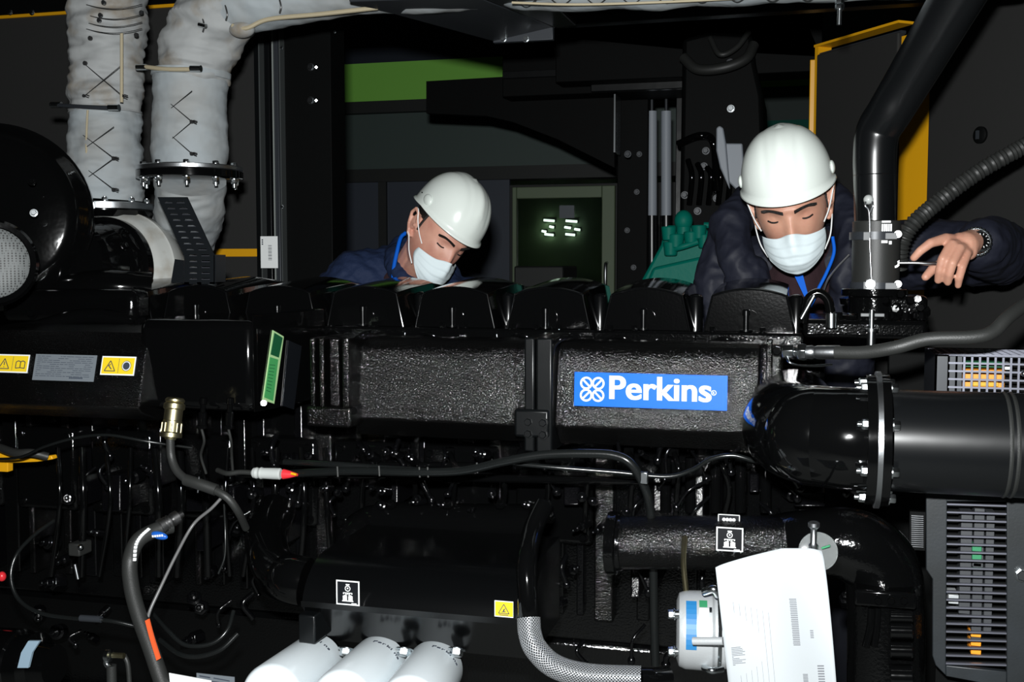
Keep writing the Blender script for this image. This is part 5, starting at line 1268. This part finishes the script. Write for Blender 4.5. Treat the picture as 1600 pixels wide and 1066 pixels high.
HS = 1.16
def person(name, label, H, fwd, up, sk, pose, jm, shade):
    fwd = (R @ V(fwd)).normalized(); up = R @ V(up); up = (up-fwd*up.dot(fwd)).normalized()
    Y_ = -fwd; X_ = Y_.cross(up)
    m4 = Matrix((X_, Y_, up)).transposed().to_4x4() @ Matrix.Scale(HS, 4); m4.translation = H
    L_ = lambda *c: m4 @ V(c)
    rot = Matrix((X_, Y_, up)).transposed()
    root = thing(name, label, 'person', (pose['pelvis'].x, pose['pelvis'].y, 0))
    body = MB(); head_mesh(body, m4)
    for sg in (-1, 1):                              # lids, ears
        body.sph(L_(sg*.031, -.0668, .0045), .0158, rot=rot, u=24, v=16)
        pts = [L_(sg*.074, -.002, -.012), L_(sg*.082, .001, .006), L_(sg*.088, .008, .022), L_(sg*.090, .020, .025), L_(sg*.088, .028, .012), L_(sg*.083, .022, -.010), L_(sg*.078, .010, -.027), L_(sg*.075, .004, -.030)]
        ec = L_(sg*.076, .012, 0); pts = [ec+(p-ec)*1.28 for p in pts]
        body.chain(pts, [.0052, .0052, .0052, .0055, .0055, .0055, .0065, .0055], 10)
        body.sph(L_(sg*.080, .013, .002), .024, (.32, .75, 1.2), rot=rot)
        body.sph(L_(sg*.084, .001, -.006), .005, rot=rot)
    body.chain([L_(0, .022, -.055), pose['neck']], [.056, .060]); body.chain([L_(0, -.015, -.085), pose['neck']], [.04, .05])
    for ch, rs in pose['chains']: body.chain(ch, rs, 16)
    for ch, rs in pose.get('fingers', []): body.chain(ch, rs, 12)
    bm_ = remesh(body, .0029, 3, .5)
    bo = bm_.build('body', sk, root, ang=180)
    if 'nails' in pose:
        nm = MB()
        for p, ax_ in pose['nails']: nm.sph(p, .0055, (1, .45, 1.2), rot=ax_)
        nm.build('fingernails', 'skin_fair', bo)
    # eyes, lashes, brows
    for sg in (-1, 1):
        ey = MB().sph(L_(sg*.031, -.0675, .0008), .0130, rot=rot, u=28, v=18).build('eye', 'eye_white', bo)
        ic = L_(sg*.031+shade*.002, -.0755, -.0045); MB().sph(ic, .0060, rot=rot).build('iris', 'iris', ey)
        MB().tube([L_(sg*.031-.0155, -.0755, .0005), L_(sg*.031-.008, -.0828, -.0015), L_(sg*.031, -.0850, -.0022), L_(sg*.031+.008, -.0828, -.0015), L_(sg*.031+.0155, -.0755, .0005)], .0022, 8).build('eyelashes', 'hair', bo)
        br_ = MB()
        for k_ in range(46):
            u_ = k_/45; x_ = .012+.040*u_; z_ = .0195+.006*sin(u_*2.4)-.008*max(0, u_-.7)
            yy = -(.0975*sqrt(max(.02, 1-(x_/.0765)**2)))-.0060
            for w_ in (-1, 0, 1):
                p = L_(sg*x_, yy+.002, z_+w_*.0022*(1-.5*u_)); q2 = L_(sg*(x_+.006), yy-.0005+.003*u_, z_+w_*.0018+.0022)
                br_.cyl(p, q2, .0019, 5, .0007)
        br_.build('eyebrow', 'hair', bo)
    # hair at the back and sides below the helmet
    hm = MB(); head_mesh(hm, m4, 1.045, keep=lambda p: p.y > (-.018 if p.z > -.012 else .012+max(0, -.012-p.z)*.7) and p.z > -.062 and not (abs(p.x) > .06 and .0 < p.y < .028 and p.z < .02), fn=lambda p: p*(1+.02*noise.noise(p*90)))
    h_ = hm.build('hair', 'hair', bo); sm = h_.modifiers.new('t', 'SOLIDIFY'); sm.thickness = .006; sm.offset = -1
    # helmet
    hb = MB(); nu, nv = 96, 26; rows = []
    zo = .058
    for j in range(nv+1):
        t_ = (pi/2)*j/nv; row = []
        for i in range(nu):
            ph = 2*pi*i/nu; cx_, cy_ = cos(ph), sin(ph)
            rad = cos(t_)**.86 if j < nv else 0; hz = sin(t_)
            x = .097*cx_*rad; y = .119*cy_*rad+.004; z = zo+.121*hz
            fr_ = max(0, -cy_)
            if j < nv*.25: z -= .012*(1-j/(nv*.25))*max(0, cy_)*1.2 + .003*(1-j/(nv*.25))*fr_
            rid = exp(-(x/.013)**2)*.0045 + (exp(-((abs(x)-.034)/.007)**2))*-.0016
            m_ = min(1, rad*1.6)*min(1, hz*2.2)
            p = V((x, y, z)); nn = V((x/.097**2, y/.119**2, (z-zo)/.121**2)).normalized(); p += nn*rid*m_*(1 if abs(y) < .10 else .5)
            row.append(p)
        rows.append(row)
    brim = []
    for s_, dz in ((1.0, 0), (1.0, -.004), (1.0, -.007)):
        row = []
        for i in range(nu):
            ph = 2*pi*i/nu; cx_, cy_ = cos(ph), sin(ph); fr_ = max(0, -cy_)**2.2
            p = rows[0][i]; k_ = {0: .0, -.004: .6, -.007: 1}[dz]
            o_ = V((cx_, cy_, 0)).normalized()
            row.append(p + o_*(.006+.005*fr_)*k_ + V((0, 0, dz*(1+.5*fr_))))
        brim.append(row)
    allr = [[hb.bm.verts.new(m4 @ p) for p in r_] for r_ in ([brim[2], brim[1]] + rows[:-1])]
    top = hb.bm.verts.new(m4 @ V((0, .004, zo+.1255)))
    for j in range(len(allr)-1):
        for i in range(nu): hb.face([allr[j][i], allr[j][(i+1) % nu], allr[j+1][(i+1) % nu], allr[j+1][i]])
    for i in range(nu): hb.face([allr[-1][i], allr[-1][(i+1) % nu], top])
    he = hb.build('helmet', 'helmet_white', root, ang=60); sm = he.modifiers.new('t', 'SOLIDIFY'); sm.thickness = .0028; sm.offset = -1
    for sg in (-1, 1):                              # side accessory slots
        MB().sph(L_(sg*.096, .0, zo+.016), .018, (.42, 1.25, .9), rot=rot).build('side_slot', 'helmet_white', he)
        MB().cyl(L_(sg*.088, .045, zo+.014), L_(sg*.0925, .045, zo+.014), .0022, 10).build('vent_hole', 'matt_black', he)
    MB().sph(L_(0, .117, zo-.008), .02, (1.6, .35, .5), rot=rot).build('rear_adjuster', 'helmet_white', he)
    # surgical mask
    mb = MB(); nu, nv = 40, 30; g_ = []
    for j in range(nv+1):
        row = []
        for i in range(nu+1):
            u_ = i/nu*2-1; v_ = j/nv
            x = u_*.067*(1-.16*v_*v_)*(1+.05*sin(pi*v_))
            zt__ = -.036+.014*exp(-(u_/.3)**2)-.004*u_*u_; zb__ = -.124+.034*u_*u_
            z = zt__+(zb__-zt__)*v_
            y = -.099*sqrt(max(.02, 1-(x/.0765)**2))-.003
            y -= .013*sin(pi*min(1, v_*1.05))*(1-u_*u_)
            y -= .015*exp(-(u_/.2)**2)*max(0, 1-v_*1.6)
            y += .020*max(0, v_-.72)*2*(1-u_*u_)
            y -= .0022*((v_*4.2) % 1)*(1-abs(u_)**6)*(1 if .12 < v_ < .9 else 0)
            y += .0012*noise.noise(V((x*60, z*60, 2)))
            row.append(mb.bm.verts.new(L_(x, y, z)))
        g_.append(row)
    for j in range(nv):
        for i in range(nu): mb.face([g_[j][i], g_[j][i+1], g_[j+1][i+1], g_[j+1][i]])
    mk = mb.build('face_mask', 'mask_white', root, ang=50); sm = mk.modifiers.new('t', 'SOLIDIFY'); sm.thickness = .0015; sm.offset = 1
    for sg in (-1, 1):
        MB().tube([L_(sg*.066, -.050, -.028), L_(sg*.078, -.028, -.010), L_(sg*.088, -.004, .014), L_(sg*.094, .010, .034), L_(sg*.090, .026, .034)], .0018, 8).build('ear_loop', 'label_white', mk)
        MB().tube([L_(sg*.060, -.056, -.088), L_(sg*.074, -.032, -.066), L_(sg*.081, -.006, -.040), L_(sg*.083, .014, -.030), L_(sg*.086, .026, -.006)], .0018, 8).build('ear_loop', 'label_white', mk)
    # clothing
    tr = MB()
    for ch, rs in pose['trousers']: tr.chain(ch, rs, 14)
    displace(remesh(tr, .012, 3), lambda p: .006*noise.noise(p*12)).build('trousers', 'trousers', root, ang=180)
    for ch in pose['feet']: MB().chain(ch, [.045, .042, .036], 14).build('boot', 'matt_black', root)
    sw = MB()
    for ch, rs in pose['sweater']: sw.chain(ch, rs, 18)
    displace(remesh(sw, .006, 4), lambda p: .003*noise.noise(p*30)).build('sweater', 'maroon_knit', root, ang=180)
    jk = MB()
    for ch, rs in pose['jacket']: jk.chain(ch, rs, 20)
    def wr(p):
        a = noise.noise(V((p.x*9, p.y*9, p.z*9))); b_ = noise.noise(V((p.x*24+5, p.y*24, p.z*24))); c_ = noise.noise(V((p.x*50, p.y*50, p.z*50)))
        return .010*a + .008*(1-2*abs(b_))*.6 + .0012*c_
    def quilt(p): return wr(p)*.7 + .006*abs(sin(p.dot(V((.6, .3, .75)))*pi/.055)) + .003*noise.noise(p*45)
    displace(remesh(jk, .006, 5, .5), quilt if jm == 'navy_quilt' else wr).build('jacket', jm, root, ang=180)
    return root, m4, L_, bo

# right worker ------------------------------------------------------
D2 = 2.88
H2 = P(1236, 323, D2)
c7 = P(1262, 392, 3.10); ch2 = P(1240, 478, 3.14); pv = V((P(1240, 500, 3.45).x, 3.50, .98))
sL, sR = P(1150, 428, 3.14), P(1340, 402, 3.14)
eR, wR = P(1562, 396, 2.95), P(1522, 377, 2.68)
eL = V((sL.x-.06, 3.12, 1.12)); wL = V((sL.x+.06, 3.0, 1.18))
fing = [([P(1500,378,2.635), P(1478,373,2.60), P(1454,380,2.575), P(1438,392,2.57), P(1428,403,2.575)], [.016, .0125, .0108, .0098, .0085]),
        ([P(1503,385,2.625), P(1487,383,2.588), P(1473,405,2.562), P(1468,423,2.567), P(1466,438,2.582)], [.016, .0128, .0110, .0100, .0087]),
        ([P(1508,388,2.625), P(1499,389,2.582), P(1488,411,2.556), P(1483,428,2.562), P(1481,441,2.577)], [.016, .0125, .0108, .0098, .0085]),
        ([P(1513,390,2.635), P(1510,397,2.592), P(1503,418,2.567), P(1499,434,2.572), P(1497,446,2.585)], [.015, .0112, .0098, .0088, .0076]),
        ([P(1512,392,2.65), P(1494,402,2.635), P(1472,412,2.62), P(1457,421,2.605), P(1446,433,2.594)], [.019, .0165, .0128, .0112, .0092])]
pose2 = dict(pelvis=pv, neck=c7,
    chains=[([c7, ch2, pv], [.07, .13, .14]), ([c7, sR, eR, wR], [.05, .055, .042, .027]), ([c7, sL, eL, wL], [.05, .055, .042, .028]),
            ([wR, P(1508, 383, 2.63)], [.028, .030]), ([P(1500,380,2.625), P(1512,392,2.625)], [.024, .022]), ([wL, wL+V((.05,-.06,0))], [.028, .025])] +
           [([pv+V((s_*.1,0,-.05)), pv+V((s_*.11,-.05,-.48)), V((pv.x+s_*.12, pv.y+.03, .09))], [.085, .06, .045]) for s_ in (-1, 1)],
    fingers=fing + [([wL+V((.05+.008*i,-.06,.02-.02*i)), wL+V((.08+.004*i,-.10,.02-.022*i)), wL+V((.10,-.12,.0-.022*i))], [.012, .0105, .0085]) for i in range(4)],
    trousers=[([pv+V((0,0,.08)), pv], [.15, .16])]+[([pv+V((s_*.09,0,-.03)), pv+V((s_*.11,-.05,-.48)), V((pv.x+s_*.12, pv.y+.03, .12))], [.11, .085, .07]) for s_ in (-1, 1)],
    feet=[[V((pv.x+s_*.12, pv.y+.05, .05)), V((pv.x+s_*.13, pv.y-.08, .046)), V((pv.x+s_*.135, pv.y-.16, .04))] for s_ in (-1, 1)],
    sweater=[([c7, ch2+V((0,-.005,0))], [.078, .15]), ([c7+V((-.02,-.05,.0)), ch2+V((0,-.05,0))], [.05, .12])],
    jacket=[([c7+V((.0,.06,-.0)), ch2+V((0,.07,0)), pv+V((0,.01,.02))], [.09, .15, .175]),
            ([c7+V((.06,.02,-.03)), sR, P(1440, 398, 3.05), eR, P(1545, 388, 2.84), P(1532, 382, 2.745)], [.08, .095, .088, .078, .072, .058]),
            ([c7+V((-.05,.02,-.03)), sL, eL, wL], [.08, .098, .078, .05]),
            # hood and open collar
            ([P(1318, 440, 2.98), P(1332, 395, 3.0), P(1326, 340, 3.08), P(1290, 305, 3.16), P(1235, 300, 3.2), P(1172, 318, 3.16), P(1142, 350, 3.06), P(1150, 400, 2.99), P(1170, 450, 2.97)], [.034, .040, .046, .05, .055, .055, .05, .045, .04]),
            ([P(1128, 375, 3.10), P(1115, 440, 3.06), P(1120, 520, 3.08)], [.045, .055, .06]),
            ([P(1168, 430, 2.99), P(1172, 500, 3.0), P(1190, 620, 3.1)], [.055, .08, .09]),
            ([P(1335, 430, 3.02), P(1318, 520, 3.04), P(1310, 620, 3.12)], [.055, .07, .09])])
pr2, m42, L2, bo2 = person('person', 'person in white helmet and mask, dark hooded jacket, reaching a spanner to the pipe coupling', H2,
    (-0.24, -0.42, 0.86), (-0.24, .82, .4), 'skin', pose2, 'navy_cloth', 1)
# lanyard, zip, watch
MB().tube([P(1301, 370, 2.955), P(1303, 395, 2.95), P(1292, 425, 2.945), P(1277, 455, 2.94), P(1266, 480, 2.94)], .0045, 10).build('lanyard', 'lanyard_blue', pr2)
ly = MB(); 
ly.poly([P(x, y, 2.925) for x, y in [(1237, 422), (1253, 424), (1263, 462), (1257, 464)]], (0, .002, 0)).build('lanyard_tail', 'lanyard_blue', pr2)
MB().tube([P(1327, 398, 2.94), P(1306, 420, 2.94), P(1292, 440, 2.94), P(1284, 465, 2.95)], .003, 8).build('zip', 'steel', pr2)
wa = MB(); wc = P(1532, 377, 2.652); wn = (V((.38, -.9, .22))).normalized()
w_ = MB().lathe(wc, wn, [(-.008, .019), (-.004, .0235), (.004, .0235), (.006, .021), (.0055, .020)], 40).build('wrist_watch', 'steel', pr2)
MB().lathe(wc, wn, [(.004, .0195), (.0062, .0195)], 40).build('dial', 'matt_black', w_)
dn = wn.orthogonal().normalized(); tk = MB()
for i in range(12):
    d = Quaternion(wn, radians(30*i)) @ dn; tk.cyl(wc+wn*.0064+d*.013, wc+wn*.0064+d*.017, .0009, 6)
tk.cyl(wc+wn*.0068, wc+wn*.0068+dn*.012, .0009, 6).build('markers', 'label_white', w_)
fw = (P(1508, 383, 2.63)-wR).normalized(); ctr = P(1526, 378, 2.672)
b = MB()
for i in range(22):
    a = 2*pi*i/22; n_ = fw.orthogonal().normalized(); d = Quaternion(fw, a) @ n_; b.sph(ctr+d*.030, .0052, u=8, v=6)
b.build('watch_band', 'zinc', w_)
# the spanner
t = thing('spanner', 'small steel spanner held in the right worker\'s fingers at the pipe coupling', 'tool', P(1430, 411, 2.57))
MB().tube([P(1405, 411, 2.585), P(1430, 411, 2.583), P(1452, 412, 2.585), P(1474, 411, 2.595)], .0042, 12).build('handle', 'steel', t)
f = Fr(P(1398, 411, 2.588), V((1, 0, 0)), UP)
b = MB().ring2(f, 0, 0, .0085, .006, -.003, .003, 18, radians(-215), radians(35)); b.build('jaw', 'zinc_dull', t, bevel=.0005)

# left worker --------------------------------------------------------
H1 = P(685, 366, 3.3)
c7 = P(630, 430, 3.42); ch1 = P(640, 520, 3.5); pv = V((P(620, 500, 3.8).x, 3.85, .98))
sL, sR = P(560, 444, 3.40), P(725, 480, 3.5)
eL = P(505, 520, 3.3); wL = P(560, 600, 3.22); eR = P(770, 590, 3.4); wR1 = P(720, 620, 3.25)
pose1 = dict(pelvis=pv, neck=c7+V((.02, -.02, 0)),
    chains=[([c7, ch1, pv], [.07, .13, .14]), ([c7, sR, eR, wR1], [.05, .055, .042, .028]), ([c7, sL, eL, wL], [.05, .055, .042, .028])] +
           [([w_p, w_p+V((s_*.03,-.06,-.01))], [.028, .026]) for w_p, s_ in ((wL, 1), (wR1, -1))] +
           [([pv+V((s_*.1,0,-.05)), pv+V((s_*.11,-.05,-.48)), V((pv.x+s_*.12, pv.y+.03, .09))], [.085, .06, .045]) for s_ in (-1, 1)],
    fingers=[([w_p+V((s_*.03,-.06,.02-.016*i)), w_p+V((s_*.04,-.09,.015-.018*i)), w_p+V((s_*.045,-.11,-.005-.018*i))], [.012, .010, .0085]) for w_p, s_ in ((wL, 1), (wR1, -1)) for i in range(4)],
    trousers=[([pv+V((0,0,.08)), pv], [.15, .16])]+[([pv+V((s_*.09,0,-.03)), pv+V((s_*.11,-.05,-.48)), V((pv.x+s_*.12, pv.y+.03, .12))], [.11, .085, .07]) for s_ in (-1, 1)],
    feet=[[V((pv.x+s_*.12, pv.y+.05, .05)), V((pv.x+s_*.13, pv.y-.08, .046)), V((pv.x+s_*.135, pv.y-.16, .04))] for s_ in (-1, 1)],
    sweater=[([c7+V((.0,0,-.04)), ch1], [.09, .17]), ([P(655, 462, 3.38), ch1], [.09, .17])],
    jacket=[([P(600, 440, 3.52), ch1+V((0,.05,0)), pv+V((0,.01,.02))], [.10, .16, .17]),
            ([P(605, 436, 3.46), sL, P(520, 478, 3.34), eL, wL], [.105, .108, .092, .075, .05]),
            ([P(690, 480, 3.5), sR, eR, wR1], [.09, .095, .075, .05]),
            ([P(672, 470, 3.30), P(648, 452, 3.31), P(628, 430, 3.33), P(618, 405, 3.38), P(628, 388, 3.46), P(665, 400, 3.52), P(700, 430, 3.5), P(715, 465, 3.42)], [.026, .030, .032, .034, .036, .036, .036, .036])])
pr1, m41, L1, bo1 = person('person', 'person in white helmet and mask with navy quilted jacket, head bowed towards the right', H1,
    (0.44, -0.58, 0.68), (0.60, .74, .3), 'skin_fair', pose1, 'navy_quilt', 0)
MB().tube([P(634, 364, 3.345), P(626, 372, 3.33), P(620, 395, 3.31), P(615, 420, 3.31), P(614, 445, 3.31)], .0065, 10).build('lanyard', 'lanyard_blue', pr1)
MB().poly([P(x, y, 3.19) for x, y in [(658, 444), (668, 442), (670, 446), (662, 456)]], (0, .003, 0)).build('lanyard_tail', 'lanyard_blue', pr1)
